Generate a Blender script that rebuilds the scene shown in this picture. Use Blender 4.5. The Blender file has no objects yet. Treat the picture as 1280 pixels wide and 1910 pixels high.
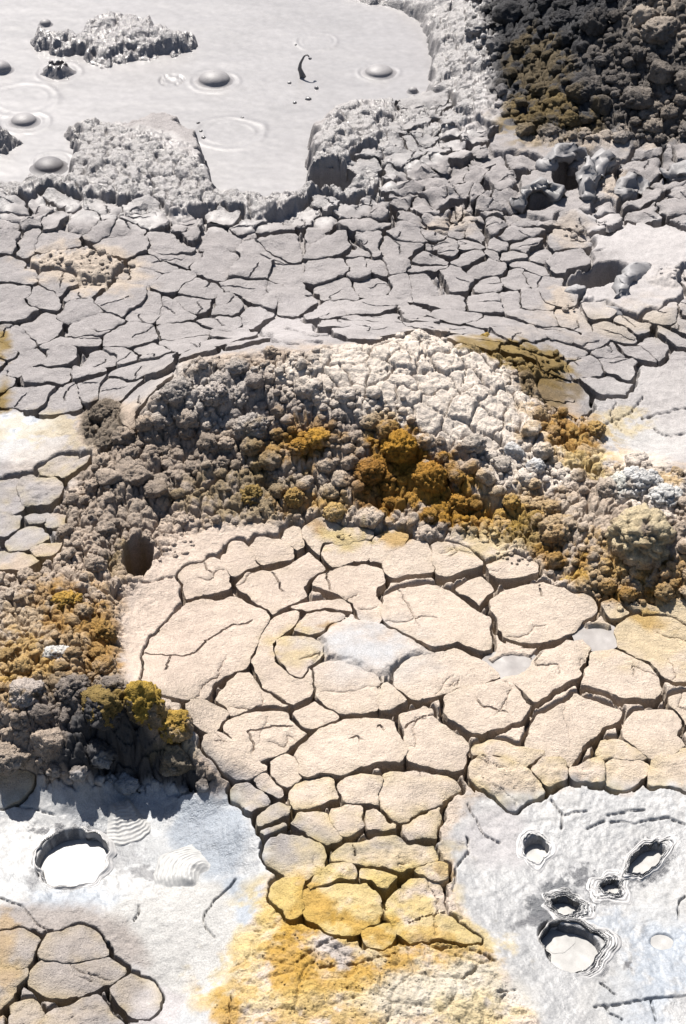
import bpy, bmesh, math, random
import numpy as np
from mathutils.geometry import delaunay_2d_cdt

# ------------------------------------------------------------------ camera, sky, sun, exposure
SC = bpy.context.scene
COL = SC.collection
rng = np.random.default_rng(11)
random.seed(11)
FPX, CX, CY, CAMH, PITCH = 3330.0, 640.0, 955.0, 2.6, math.radians(38)
cam = bpy.data.cameras.new('camera')
cam.sensor_fit = 'VERTICAL'
cam.sensor_height = 36.0
cam.lens = 36.0 * FPX / 1910.0
cam.clip_start, cam.clip_end = 0.05, 400
cob = bpy.data.objects.new('camera', cam)
COL.objects.link(cob)
cob.location = (0, 0, CAMH)
cob.rotation_euler = (math.radians(90) - PITCH, 0, 0)
SC.camera = cob
SUN_EL, SUN_AZ = math.radians(55), math.radians(-22)      # azimuth from +Y (straight ahead), minus = left
wd = bpy.data.worlds.new('World')
SC.world = wd
wd.use_nodes = True
nt = wd.node_tree
sky = nt.nodes.new('ShaderNodeTexSky')
sky.sky_type = 'NISHITA'
sky.sun_disc = False
sky.sun_elevation = SUN_EL
sky.sun_rotation = SUN_AZ
sky.altitude = 500
sky.dust_density = 2.0
bg = nt.nodes['Background']
bg.inputs['Strength'].default_value = 0.05
nt.links.new(sky.outputs[0], bg.inputs['Color'])
sl = bpy.data.lights.new('sun', 'SUN')
sl.energy = 5.0
sl.angle = math.radians(0.5)
sl.color = (1.0, 0.955, 0.89)
so = bpy.data.objects.new('sun', sl)
COL.objects.link(so)
so.location = (-2, 6, 8)
so.rotation_euler = (-(math.pi / 2 - SUN_EL), 0, -SUN_AZ)
SC.view_settings.view_transform = 'Standard'
SC.view_settings.look = 'None'
SC.view_settings.exposure = 1.16
SC.view_settings.gamma = 1

# ------------------------------------------------------------------ pixel <-> world
CP, SP = math.cos(PITCH), math.sin(PITCH)
def project(x, y, z):
    dz = z - CAMH
    d = y * CP - dz * SP
    u = y * SP + dz * CP
    return CX + FPX * x / d, CY - FPX * u / d
def unproj(px, py, z=0.0):
    px, py = np.asarray(px, float), np.asarray(py, float)
    a = (px - CX) / FPX
    b = (CY - py) / FPX
    ry, rz = CP + b * SP, -SP + b * CP
    t = (np.asarray(z) - CAMH) / rz
    return a * t, ry * t

# ------------------------------------------------------------------ noise
def _h(ix, iy, iz, s):
    with np.errstate(over='ignore'):
        n = (ix.astype(np.int64) * 374761393 + iy.astype(np.int64) * 668265263 + iz.astype(np.int64) * 2147483647 + s * 1274126177) & 0xffffffff
        n = ((n ^ (n >> 13)) * 1274126177) & 0xffffffff
        n = ((n ^ (n >> 16)) * 2246822519) & 0xffffffff
        n = n ^ (n >> 15)
    return n.astype(np.float64) / 4294967296.0
def vn(x, y, z=None, s=0):
    x, y = np.asarray(x, float), np.asarray(y, float)
    fx, fy = np.floor(x), np.floor(y)
    tx, ty = x - fx, y - fy
    tx, ty = tx * tx * (3 - 2 * tx), ty * ty * (3 - 2 * ty)
    ix, iy = fx.astype(np.int64), fy.astype(np.int64)
    def plane(iz):
        a, b = _h(ix, iy, iz, s), _h(ix + 1, iy, iz, s)
        c, d = _h(ix, iy + 1, iz, s), _h(ix + 1, iy + 1, iz, s)
        return (a + (b - a) * tx) * (1 - ty) + (c + (d - c) * tx) * ty
    if z is None:
        return plane(np.zeros_like(ix))
    z = np.asarray(z, float)
    fz = np.floor(z)
    tz = z - fz
    tz = tz * tz * (3 - 2 * tz)
    iz = fz.astype(np.int64)
    p = plane(iz)
    return p + (plane(iz + 1) - p) * tz
def fbm(x, y, o=4, s=0, g=0.5):
    r, a, t = 0, 1.0, 0
    for k in range(o):
        r = r + a * (vn(x * 2 ** k + 17.3 * k, y * 2 ** k + 5.1 * k, None, s + k) - 0.5)
        t += a
        a *= g
    return r / t * 2
def worley2(x, y, s=0):
    ix, iy = np.floor(x).astype(np.int64), np.floor(y).astype(np.int64)
    f1 = np.full(x.shape, 9.0); f2 = f1.copy(); cid = np.zeros(x.shape)
    z = np.zeros_like(ix)
    for dx in (-1, 0, 1):
        for dy in (-1, 0, 1):
            jx, jy = ix + dx, iy + dy
            qx = jx + _h(jx, jy, z, s); qy = jy + _h(jx, jy, z + 1, s)
            d = np.hypot(qx - x, qy - y)
            m = d < f1
            f2 = np.where(m, f1, np.minimum(f2, d))
            cid = np.where(m, _h(jx, jy, z + 2, s), cid)
            f1 = np.where(m, d, f1)
    return f1, f2, cid
def worley3(p, s=0, full=False):
    i = np.floor(p).astype(np.int64)
    f1 = np.full(len(p), 9.0); f2 = f1.copy(); cid = np.zeros(len(p))
    for dx in (-1, 0, 1):
        for dy in (-1, 0, 1):
            for dz in (-1, 0, 1):
                j = i + (dx, dy, dz)
                q = np.stack([j[:, 0] + _h(j[:, 0], j[:, 1], j[:, 2], s), j[:, 1] + _h(j[:, 0], j[:, 1], j[:, 2], s + 7), j[:, 2] + _h(j[:, 0], j[:, 1], j[:, 2], s + 13)], 1)
                d = np.sqrt(((q - p) ** 2).sum(1))
                if full:
                    m = d < f1
                    f2 = np.where(m, f1, np.minimum(f2, d))
                    cid = np.where(m, _h(j[:, 0], j[:, 1], j[:, 2], s + 21), cid)
                f1 = np.minimum(f1, d)
    return (f1, f2, cid) if full else f1
def chunk3(p, s=0):
    """broken pieces pressed together: stepped, with sharp clefts; about 0..1"""
    f1, f2, c = worley3(p, s, True)
    return .55 * c + .45 * bulge(f1 * .8) - .5 * np.exp(-(f2 - f1) / .07)
def chunk2(x, y, s=0):
    f1, f2, c = worley2(x, y, s)
    t = 6.28 * c * 7.3
    return .30 * c + .55 * bulge(f1 * .85) - .5 * np.exp(-(f2 - f1) / .08)
def bulge(f):
    return np.sqrt(np.clip(1 - (1.22 * f) ** 2, 0, 1))
def sstep(a, b, x):
    t = np.clip((x - a) / (b - a), 0, 1)
    return t * t * (3 - 2 * t)

# ------------------------------------------------------------------ base relief: heights at places on the visible ground
CTRL = [
 # dark rock slope
 (1280,0,.30),(1100,0,.21),(950,0,.08),(880,60,.0),(1280,150,.14),(1100,120,.13),(960,150,.03),(1280,255,.03),(1100,240,.02),(1180,205,.06),(960,250,.01),
 (1400,0,.34),(1400,150,.2),(1280,-120,.42),(1000,-120,.2),
 # banks and islands of the grey pool
 (0,330,0),(200,330,0),(400,365,0),(640,250,.02),(700,240,-.02),(860,150,-.03),(780,40,-.085),(800,170,-.075),(240,240,-.045),(215,65,-.055),(640,40,-.07),(720,-60,-.08),(500,100,-.05),(450,280,-.02),(20,260,-.06),(0,0,-.03),(300,-150,0),(700,-150,0),(-100,200,-.02),
 # cracked plain
 (0,400,.01),(200,400,.01),(400,420,0),(600,430,0),(800,430,0),(1000,420,0),(1200,330,0),(1200,420,-.01),(0,550,0),(200,550,0),(400,550,0),(600,560,0),(800,560,0),(1000,560,0),(1200,560,0),(1280,640,0),(1180,660,0),(100,680,0),(30,780,0),(-80,700,0),(450,620,0),(1360,560,0),
 # crumbly mound, far rim of the basin
 (300,740,.15),(400,685,.19),(500,660,.20),(600,662,.21),(700,645,.20),(800,632,.19),(870,640,.16),(950,675,.11),(1040,740,.07),(1100,800,.05),
 (330,830,.06),(500,800,.11),(600,800,.13),(700,780,.15),(800,760,.15),(900,780,.12),(1000,850,.08),(1080,900,.06),
 (430,890,.05),(600,890,.06),(760,880,.08),(880,900,.06),
 (300,950,.02),(400,965,.012),(500,965,.012),(600,970,.012),(700,985,.012),(800,985,.015),(900,985,.02),(1000,1010,.02),
 # west rim
 (200,760,.03),(120,860,.01),(230,880,.07),(150,1000,.04),(60,960,.0),(220,1080,.04),(120,1120,.08),(150,1200,.08),(40,1180,.05),(180,1280,.09),(60,1280,.09),(250,1305,.11),(330,1345,.06),(150,1370,.08),(30,1350,.08),(400,1430,.005),
 (200,1462,-.06),(300,1480,-.07),(60,1455,-.04),(430,1500,-.05),(0,1480,-.04),(-80,1300,.08),(-80,1000,0),
 # east rim
 (1180,890,.10),(1250,880,.10),(1200,960,.12),(1150,1000,.08),(1180,1080,.04),(1250,1040,.09),(1100,1120,.012),(1230,1130,.012),(1060,1075,.02),(1360,1000,.1),
 (1180,780,.01),(1280,760,.01),(1200,840,.02),
 # basin floor
 (250,1130,.01),(240,1220,.02),(330,1050,.012),(400,1200,0),(600,1200,0),(800,1200,0),(1000,1200,0),(1200,1250,0),(400,1350,0),(600,1400,0),(800,1400,0),(1000,1400,0),(1250,1400,0),(1380,1250,0),(450,1540,-.005),(600,1550,0),(750,1550,0),
 (600,1680,.0),(500,1750,.0),(600,1800,.015),(700,1800,.015),(850,1850,.01),(500,1900,.02),(700,1900,.02),(960,1880,-.01),(600,2050,0),
 (900,1560,-.025),(1000,1560,-.03),(1200,1560,-.03),(1100,1700,-.04),(1250,1700,-.04),(950,1700,-.03),(1100,1880,-.03),(1250,1880,-.03),(1360,1700,-.03),
 (50,1550,-.065),(250,1600,-.07),(400,1600,-.07),(300,1750,-.07),(100,1650,-.06),(330,1850,-.07),(50,1750,-.045),(130,1800,-.045),(100,1880,-.045),(-80,1700,-.05),
]
_c = np.array(CTRL, float)
_cx, _cy = unproj(_c[:, 0], _c[:, 1], _c[:, 2])
def _kern(r):
    return np.sqrt(r * r + 0.03 ** 2)
_A = np.ones((len(_c) + 1,) * 2)
_A[:-1, :-1] = _kern(np.hypot(_cx[:, None] - _cx, _cy[:, None] - _cy)) + np.eye(len(_c)) * -0.01
_A[-1, -1] = 0
_w = np.linalg.solve(_A, np.append(_c[:, 2], 0))
GX0, GX1, GY0, GY1, GS = -3.6, 3.6, 0.6, 9.4, 0.02
_gx, _gy = np.arange(GX0, GX1 + GS, GS), np.arange(GY0, GY1 + GS, GS)
_mx, _my = np.meshgrid(_gx, _gy)
ZG = np.zeros_like(_mx) + _w[-1]
for i in range(len(_c)):
    ZG += _w[i] * _kern(np.hypot(_mx - _cx[i], _my - _cy[i]))
_far = np.maximum(np.maximum(np.abs(_mx) - 2.0, 0), np.maximum(_my - 7.5, 0))
ZG = np.clip(ZG, -.12, .6) * np.exp(-(_far / 1.2) ** 2)
def bil(G, u, v):
    u = np.clip(u, 0, G.shape[1] - 1.001); v = np.clip(v, 0, G.shape[0] - 1.001)
    i, j = u.astype(int), v.astype(int)
    a, b = u - i, v - j
    return (G[j, i] * (1 - a) + G[j, i + 1] * a) * (1 - b) + (G[j + 1, i] * (1 - a) + G[j + 1, i + 1] * a) * b
def Zb(x, y):
    return bil(ZG, (np.asarray(x, float) - GX0) / GS, (np.asarray(y, float) - GY0) / GS)
def at(px, py):
    """the ground point seen at a place of the photograph"""
    px, py = np.atleast_1d(np.asarray(px, float)), np.atleast_1d(np.asarray(py, float))
    ox, oy = unproj(px, py, -0.2)
    done = np.zeros(len(px), bool)
    for z in np.arange(.62, -.2, -.004):
        x, y = unproj(px, py, z)
        hit = (~done) & (Zb(x, y) >= z)
        ox[hit], oy[hit] = x[hit], y[hit]
        done |= hit
    return ox, oy, Zb(ox, oy)
def at1(px, py):
    x, y, z = at(px, py)
    return float(x[0]), float(y[0]), float(z[0])
def plan(x, y):
    return project(x, y, Zb(x, y))
def mpp(px, py):
    """metres per photograph pixel at that place"""
    x, y, z = at1(px, py)
    return (y * CP - (z - CAMH) * SP) / FPX

# ------------------------------------------------------------------ zones as rasters over the plan
RX0, RY0, RS = -400, -400, 4
_rx, _ry = np.meshgrid(np.arange(RX0, 1700, RS), np.arange(RY0, 2300, RS))
def samp(R, px, py):
    return bil(R, (px - RX0) / RS, (py - RY0) / RS)
def poly_sdf(pts, X, Y):
    """signed distance, negative inside"""
    pts = np.asarray(pts, float)
    d = np.full(X.shape, 1e9); ins = np.zeros(X.shape, bool)
    for i in range(len(pts)):
        (ax, ay), (bx, by) = pts[i], pts[(i + 1) % len(pts)]
        ex, ey = bx - ax, by - ay
        t = np.clip(((X - ax) * ex + (Y - ay) * ey) / (ex * ex + ey * ey + 1e-12), 0, 1)
        d = np.minimum(d, (X - ax - t * ex) ** 2 + (Y - ay - t * ey) ** 2)
        c = (ay > Y) != (by > Y)
        with np.errstate(divide='ignore', invalid='ignore'):
            ins ^= c & (X < ex * (Y - ay) / (ey if ey else 1e-12) + ax)
    d = np.sqrt(d)
    return np.where(ins, -d, d)
def ell_sdf(cx, cy, rx, ry, rot=0, X=None, Y=None):
    X = _rx if X is None else X; Y = _ry if Y is None else Y
    c, s = math.cos(math.radians(rot)), math.sin(math.radians(rot))
    u, v = ((X - cx) * c + (Y - cy) * s) / rx, (-(X - cx) * s + (Y - cy) * c) / ry
    return (np.hypot(u, v) - 1) * min(rx, ry)
def shape_sdf(shp):
    return ell_sdf(*shp) if np.isscalar(shp[0]) else poly_sdf(shp, _rx, _ry)
def lift(poly):
    """(px, py, z) seen at height z -> plan pixels"""
    p = np.array(poly, float)
    x, y = unproj(p[:, 0], p[:, 1], p[:, 2])
    return np.stack(plan(x, y), 1)

Z_POOL = -0.10
P, B = Z_POOL, 0.0
POOL = lift([(-390,-150,P),(620,-150,P),(640,-5,P),(730,15,P),(785,60,P),(800,110,P),(792,165,P),(750,192,P),(690,192,P),(640,205,P),(600,228,P),(573,268,P),(586,290,P),(578,322,P),(556,349,B),(520,346,B),(450,350,B),(400,330,B),(386,316,P),(366,264,P),(292,212,P),(250,200,-.03),(150,204,-.03),(104,208,-.04),(118,238,P),(130,262,P),(134,308,P),(118,318,B),(60,314,B),(0,325,B),(-390,330,B)])
ISLE = lift([(45,88,P),(80,95,P),(110,104,P),(160,108,P),(185,127,P),(240,118,P),(300,112,P),(370,95,P),(376,74,P),(330,40,-.04),(260,12,-.04),(200,8,-.04),(160,26,-.04),(140,52,-.04),(70,62,P)])
ISLET = lift([(-60,285,P),(10,288,P),(50,272,P),(53,258,P),(40,238,-.05),(0,226,-.05),(-60,230,-.05)])
POOL_S = np.maximum(poly_sdf(POOL, _rx, _ry), -poly_sdf(ISLE, _rx, _ry))
POOL_S = np.maximum(POOL_S, -poly_sdf(ISLET, _rx, _ry))
SHORE = lift([(590,-60,-.05),(800,-60,-.05),(740,10,P),(700,16,P),(660,10,P),(630,0,P)])
POOL_S = np.maximum(POOL_S, -poly_sdf(SHORE, _rx, _ry))

ROCKS = [(860,-150),(1700,-200),(1700,285),(1180,268),(1060,276),(985,262),(930,215),(905,150),(880,90)]
MOUND = [(285,735),(350,672),(500,652),(640,650),(760,622),(880,628),(960,660),(1060,735),(1120,800),(1130,860),(1180,860),(1290,870),(1500,860),(1500,1130),(1290,1120),(1200,1130),(1130,1125),(1040,1100),(990,1045),(900,1000),(780,1005),(700,995),(620,985),(520,975),(400,985),(330,1010),(280,1060),(232,1120),(225,1240),(240,1290),(330,1320),(360,1400),(420,1460),(330,1480),(220,1470),(120,1460),(0,1485),(-200,1480),(-200,1060),(20,1050),(110,990),(110,930),(170,860),(150,800),(170,745),(240,745)]
PALE = [(480,690),(620,655),(760,622),(890,632),(960,700),(1000,780),(1060,860),(1090,900),(980,930),(900,930),(860,860),(760,810),(640,770),(530,720)]
BASIN = [(300,1010),(420,970),(640,960),(800,985),(960,1010),(1060,1090),(1150,1130),(1290,1130),(1500,1150),(1500,1480),(1250,1480),(1020,1490),(900,1480),(840,1560),(640,1570),(520,1480),(430,1440),(330,1340),(240,1290),(225,1150)]
WPOOL = [(-100,1490),(80,1470),(200,1460),(330,1480),(430,1490),(470,1560),(500,1650),(480,1700),(440,1800),(400,1910),(330,1920),(240,1850),(180,1740),(60,1700),(-100,1680)]
WFLAT = [(840,1580),(880,1490),(960,1500),(1060,1470),(1290,1470),(1500,1460),(1500,2100),(1100,2100),(980,1860),(930,1800),(850,1680)]
YMOUND = [(500,1640),(640,1600),(830,1590),(850,1680),(930,1800),(1010,1910),(1060,2050),(380,2050),(410,1880),(440,1800),(470,1720)]

GREY=(.35,.325,.32); TAN=(.50,.42,.345); CRUST=(.47,.38,.305); CREAM=(.60,.50,.415); PALEC=(.67,.59,.515); OCHRE=(.36,.19,.03); GOLD=(.46,.275,.055)
YEL=(.56,.43,.18); BROWN=(.13,.09,.055); DARK=(.058,.057,.06); WHITE=(.47,.46,.445); BLUE=(.30,.335,.385); OLIVE=(.25,.17,.05); PINK=(.565,.46,.39); LILAC=(.45,.42,.42)
# (shape, softness px, colour, wetness, opacity, breakup px, breakup scale px)
PAINT = [
 (ROCKS, 25, DARK, 0, 1, 30, 60),
 ((1240,40,60,40), 20, TAN, 0, .6, 40, 30), ((1020,225,80,36), 15, OLIVE, 0, .5, 70, 24), ((1010,130,60,60), 15, OLIVE, 0, .3, 60, 22), ((1190,130,110,110), 20, TAN, 0, .16, 40, 22), ((1240,215,50,50), 20, TAN, 0, .35, 30, 22), ((1120,262,110,16), 12, TAN, 0, .7, 20, 30),
 ([(-400,150),(110,190),(420,300),(560,330),(620,190),(720,150),(760,60),(640,20),(600,-120),(900,-120),(920,200),(860,280),(760,330),(660,400),(480,420),(250,410),(0,390),(-400,380)], 30, (.31,.29,.285), .7, 1, 30, 60),
 ((215,60,220,80), 30, (.31,.29,.29), .85, 1, 20, 40),
 ((160,500,110,42,8), 14, TAN, 0, .9, 20, 24), ((850,410,40,16), 10, TAN, 0, .6, 16, 20), ((1070,430,40,26), 10, TAN, 0, .6, 16, 20), ((1060,565,40,30), 10, TAN, 0, .8, 16, 20), ((1140,345,28,26), 8, TAN, 0, .7, 10, 20), ((1255,510,36,20), 10, TAN, 0, .8, 12, 20),
 ([(1090,390),(1180,400),(1300,420),(1500,420),(1500,500),(1200,500),(1110,470)], 18, (.40,.375,.37), .3, .9, 14, 40),
 ([(1060,520),(1180,490),(1300,480),(1300,560),(1150,600),(1070,580)], 18, (.40,.375,.37), .3, .8, 14, 40),
 ((560,610,110,34), 30, LILAC, .1, .7, 20, 60), ((1120,600,130,30,-8), 20, TAN, 0, .3, 40, 40), ((1200,600,90,26), 16, YEL, 0, .12, 20, 26),
 ([(1080,720),(1180,690),(1500,660),(1500,860),(1200,870),(1120,830)], 20, (.42,.395,.385), .15, .9, 14, 40), ((1190,815,75,38,10), 24, (.52,.505,.49), .1, .7, 16, 30), ((1150,790,40,20), 12, YEL, 0, .5, 20, 20),
 ((40,830,80,35), 14, (.46,.45,.445), .4, .8, 10, 30), ((30,790,80,20), 10, BLUE, .8, .8, 10, 30), ((110,800,100,26), 12, YEL, 0, .35, 30, 24), ((120,870,90,50), 20, TAN, 0, .4, 16, 40), ((5,740,20,30), 8, OLIVE, 0, .9, 8, 20), ((0,640,20,30), 8, OLIVE, 0, .9, 8, 20),
 (MOUND, 14, CRUST, 0, 1, 14, 40),
 ((60,1180,120,90), 30, TAN, 0, .8, 30, 50), ((120,1310,110,60), 20, (.19,.165,.15), 0, .85, 20, 40), ((600,930,320,50), 24, TAN, 0, .75, 40, 40), ((1020,1000,130,80), 24, TAN, 0, .7, 40, 40), ((1200,1080,120,50), 20, TAN, 0, .8, 20, 40),
 ([(200,830),(330,790),(460,840),(560,900),(480,960),(300,960),(220,1050),(120,1000),(120,930)], 20, (.24,.20,.17), 0, .5, 50, 40),
 ((380,740,110,60), 20, (.46,.42,.39), 0, .9, 24, 40), ((640,760,200,60), 24, (.36,.31,.28), 0, .8, 30, 36),
 (PALE, 16, PALEC, 0, 1, 24, 34), ((730,700,200,60,-6), 20, PALEC, 0, .6, 30, 30), ((1205,905,95,50,25), 12, PALEC, 0, 1, 18, 30), ((470,810,34,40), 10, (.45,.41,.38), 0, .9, 8, 30),
 ((500,840,40,40), 10, OLIVE, 0, .6, 30, 20), ((575,830,34,30), 10, OCHRE, 0, .85, 16, 18), ((740,850,60,55), 16, OCHRE, 0, .95, 40, 20), ((770,905,120,70,15), 20, OCHRE, 0, .95, 50, 22), ((560,830,70,50), 20, OCHRE, 0, .6, 50, 20), ((940,960,120,60,10), 24, GOLD, 0, .5, 70, 20), ((1130,1080,140,60), 24, GOLD, 0, .45, 80, 20), ((110,1190,130,110), 30, GOLD, 0, .28, 110, 22), ((160,1180,80,80), 20, OCHRE, 0, .35, 80, 20), ((1060,820,90,50,30), 20, GOLD, 0, .45, 60, 20), ((470,930,120,40), 24, OLIVE, 0, .5, 60, 20), ((690,905,40,50), 12, (.28,.14,.03), 0, .9, 14, 20), ((850,940,50,36), 10, OCHRE, 0, .85, 24, 20), ((720,790,40,26), 10, GOLD, 0, .5, 20, 18), ((560,940,50,24), 10, OCHRE, 0, .5, 24, 18), ((620,960,40,30), 10, GOLD, 0, .55, 20, 18),
 ((985,672,85,30,14), 8, OLIVE, 0, .9, 14, 24), ((880,640,36,16), 6, OLIVE, 0, .85, 8, 20), ((1020,715,60,40,30), 10, (.17,.115,.045), 0, .8, 16, 20), ((1060,815,45,32,20), 10, OCHRE, 0, .75, 24, 18), ((1110,870,60,24,30), 10, YEL, 0, .55, 20, 22), ((1240,900,34,16), 6, GOLD, 0, .6, 10, 18),
 ((960,960,46,30), 10, GOLD, 0, .75, 24, 18), ((980,995,36,30), 10, OLIVE, 0, .7, 14, 18), ((1050,1040,46,26), 10, OCHRE, 0, .7, 24, 18), ((1062,1088,34,24), 8, GOLD, 0, .85, 12, 18), ((1160,1040,80,36,20), 12, GOLD, 0, .5, 40, 20), ((1240,1070,40,40), 12, OCHRE, 0, .5, 30, 20), ((1170,1120,60,20), 10, OCHRE, 0, .7, 24, 18),
 ((240,1045,30,40), 10, OLIVE, 0, .6, 14, 18), ((130,1130,50,44), 12, OCHRE, 0, .6, 26, 20), ((190,1195,40,50), 12, OCHRE, 0, .6, 30, 20), ((35,1225,55,40), 12, GOLD, 0, .6, 24, 20), ((20,1290,36,30), 10, GOLD, 0, .4, 20, 20), ((70,1105,30,20), 10, OCHRE, 0, .5, 16, 20), ((150,700,36,20), 8, OLIVE, 0, .0, 8, 20),
 ((195,790,38,45), 8, (.17,.14,.11), 0, .9, 6, 20), ((265,1318,85,18,12), 8, OLIVE, 0, .95, 10, 18), ((320,1350,26,40,-30), 8, (.33,.20,.04), 0, .95, 8, 16),
 ([(130,1330),(260,1335),(330,1400),(400,1455),(330,1480),(220,1470),(100,1440)], 14, (.05,.048,.05), .25, 1, 12, 40),  # near-black paints the shade of the west rim onto its bank
  (BASIN, 16, CREAM, 0, 1, 8, 60),
 ((300,1150,90,150), 30, PINK, 0, .55, 20, 60), ((420,1020,120,40), 30, PINK, 0, .5, 20, 50), ((520,1160,230,120), 60, PINK, 0, .45, 40, 80),
 ((640,1003,50,18), 8, YEL, 0, .75, 14, 18), ((740,998,24,16), 8, GOLD, 0, .75, 12, 16), ((590,985,14,10), 5, OCHRE, 0, .6, 6, 12), ((900,1010,60,24), 14, YEL, 0, .5, 16, 20),
 ((555,1208,44,28,10), 16, YEL, 0, .55, 34, 18), ((606,1173,16,7,-20), 3, OCHRE, 0, .85, 3, 10), ((1215,1160,34,18,20), 6, OCHRE, 0, .8, 10, 16), ((1230,1190,110,60), 40, YEL, 0, .4, 50, 30), ((1150,1110,40,16), 8, OCHRE, 0, .6, 16, 16),
 ((690,1215,130,60), 40, (.49,.455,.43), .2, .7, 30, 30), ((680,1208,64,26), 20, (.40,.405,.42), .26, .85, 16, 30),
 ((330,1395,40,18), 14, YEL, 0, .25, 14, 20),
 ((560,1600,90,60), 24, (.36,.33,.31), 0, .7, 16, 30), ((960,1440,110,36), 20, YEL, 0, .12, 24, 24), ((1190,1420,120,40), 20, YEL, 0, .1, 24, 24), ((700,1500,220,70), 40, TAN, 0, .4, 24, 40),
 (WPOOL, 10, (.46,.455,.45), .4, 1, 18, 30), (WPOOL, 30, (.29,.30,.32), .7, .6, 150, 34), (WPOOL, 20, (.40,.41,.42), .7, .5, 130, 12), ((390,1560,75,70,30), 16, BLUE, .7, .9, 12, 24), ((300,1490,110,30,14), 14, BLUE, .7, .8, 10, 24), ((440,1690,50,50,-30), 14, BLUE, .3, .75, 20, 16), ((170,1680,110,18,0), 12, BLUE, .5, .7, 20, 16), ((100,1690,90,24), 10, BLUE, .5, .5, 20, 14),
 ([(170,1720),(260,1650),(420,1640),(450,1720),(435,1800),(400,1840),(330,1870),(270,1820),(220,1760)], 10, WHITE, .15, 1, 8, 40), ((60,1560,80,70), 20, (.46,.455,.45), .4, .8, 20, 24), ((240,1640,70,30), 14, (.42,.415,.41), .5, .8, 12, 24),
 (WFLAT, 12, (.46,.45,.44), .42, 1, 18, 30), (WFLAT, 30, (.33,.335,.345), .55, .5, 150, 60), (WFLAT, 20, (.27,.27,.275), .7, .45, 110, 14), ((1240,1760,60,90), 24, BLUE, .5, .85, 40, 16), ((1180,1870,60,50), 20, BLUE, .4, .6, 30, 16), ((1130,1720,60,20), 12, BLUE, .5, .6, 20, 12), ((1240,1680,70,40), 20, WHITE, .3, .7, 14, 24), ((1130,1860,60,50), 20, WHITE, .3, .5, 14, 24), ((920,1560,70,60), 20, LILAC, .05, .6, 14, 40),
 ((1045,1690,56,44,20), 8, (.07,.075,.085), .8, .8, 14, 8), ((1138,1655,40,30), 8, (.10,.10,.11), .8, .7, 14, 7), ((1085,1635,24,18), 6, (.10,.10,.11), .8, .7, 12, 7), ((1000,1585,30,32), 5, (.35,.34,.34), .5, .7, 6, 8), ((1205,1610,44,36,-40), 7, (.09,.09,.10), .8, .75, 12, 8), ((985,1715,46,10,-12), 5, (.09,.09,.10), .8, .8, 6, 10), ((1175,1800,12,10), 4, (.06,.06,.07), .5, .9, 8, 6), ((1100,1770,22,60,-25), 6, (.13,.13,.14), .8, .75, 8, 8),
 ((145,1555,75,18,10), 6, (.09,.09,.10), .8, .75, 14, 10), ((80,1615,14,50,18), 6, (.12,.12,.13), .6, .8, 6, 10), ((220,1600,40,28), 8, (.16,.16,.17), .6, .6, 20, 9), ((275,1625,30,10), 5, (.10,.10,.11), .6, .8, 10, 8),
 (YMOUND, 12, CREAM, 0, .95, 12, 40), ((650,1690,170,70), 30, YEL, 0, .8, 60, 26), ((640,1830,260,110), 40, YEL, 0, .55, 130, 30), ((600,1850,200,80), 30, GOLD, 0, .5, 150, 24), ((860,1840,90,60,30), 24, YEL, 0, .5, 60, 24), ((560,1700,60,60,40), 16, GOLD, 0, .8, 26, 20), ((690,1740,70,30,10), 12, GOLD, 0, .8, 24, 20), ((540,1790,60,60), 16, GOLD, 0, .85, 30, 20), ((680,1810,130,28,-8), 12, GOLD, 0, .8, 26, 22), ((840,1735,100,28,18), 14, YEL, 0, .7, 24, 22), ((790,1755,100,18,14), 8, GOLD, 0, .55, 20, 20), ((640,1860,200,30), 20, YEL, 0, .4, 30, 24), ((415,1885,26,40), 8, GOLD, 0, .8, 12, 20), ((530,1680,34,40), 10, YEL, 0, .8, 16, 20), ((630,1775,56,22,10), 10, (.46,.42,.41), 0, .85, 16, 20), ((470,1760,30,50,20), 10, YEL, 0, .5, 16, 20), ((830,1860,130,60), 30, (.56,.53,.48), 0, .7, 30, 30), ((900,1890,80,40), 20, YEL, 0, .5, 30, 24), ((700,1590,130,24), 14, YEL, 0, .35, 20, 20), ((740,1640,60,20), 10, YEL, 0, .6, 14, 16), ((825,1625,20,18), 5, GOLD, 0, .5, 8, 14),
 ((80,1810,190,130), 20, (.36,.32,.295), 0, .9, 16, 40), ((60,1890,110,40), 14, TAN, 0, .4, 16, 30), ((10,1800,30,80), 12, GOLD, 0, .4, 20, 20), ((290,1880,50,40), 10, LILAC, .1, .8, 8, 30), ((20,1455,40,24), 8, TAN, 0, .8, 10, 20),
]
SDFS = [shape_sdf(p[0]) for p in PAINT]
def colour(x, y):
    """mineral colour with painted bank shade (rgb), and wetness of the ground at plan places"""
    px, py = plan(x, y)
    px = px + 16 * fbm(x * 14, y * 14, 3, 91)
    py = py + 12 * fbm(x * 14 + 9, y * 14, 3, 92)
    c = np.empty(px.shape + (4,))
    c[..., :3] = GREY
    c[..., 3] = 0.06
    cache = {}
    for (shp, soft, rgb, wet, op, amp, sc), S in zip(PAINT, SDFS):
        d = samp(S, px, py)
        near = d < soft + 2 * amp
        if not near.any():
            continue
        if sc not in cache:
            f = 700.0 / sc
            cache[sc] = fbm(x * f + sc, y * f, 4, 30 + sc, .6)
        m = sstep(soft, -soft, d + amp * 1.6 * cache[sc]) * op * near * sstep(30, 2, d)
        c[..., :3] += (np.array(rgb) - c[..., :3]) * m[..., None]
        c[..., 3] += (wet - c[..., 3]) * m
    tone = 1 + .10 * fbm(x * 9, y * 9, 4, 55) + .09 * fbm(x * 70, y * 70, 3, 56)
    c[..., :3] *= tone[..., None]
    return c

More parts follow.
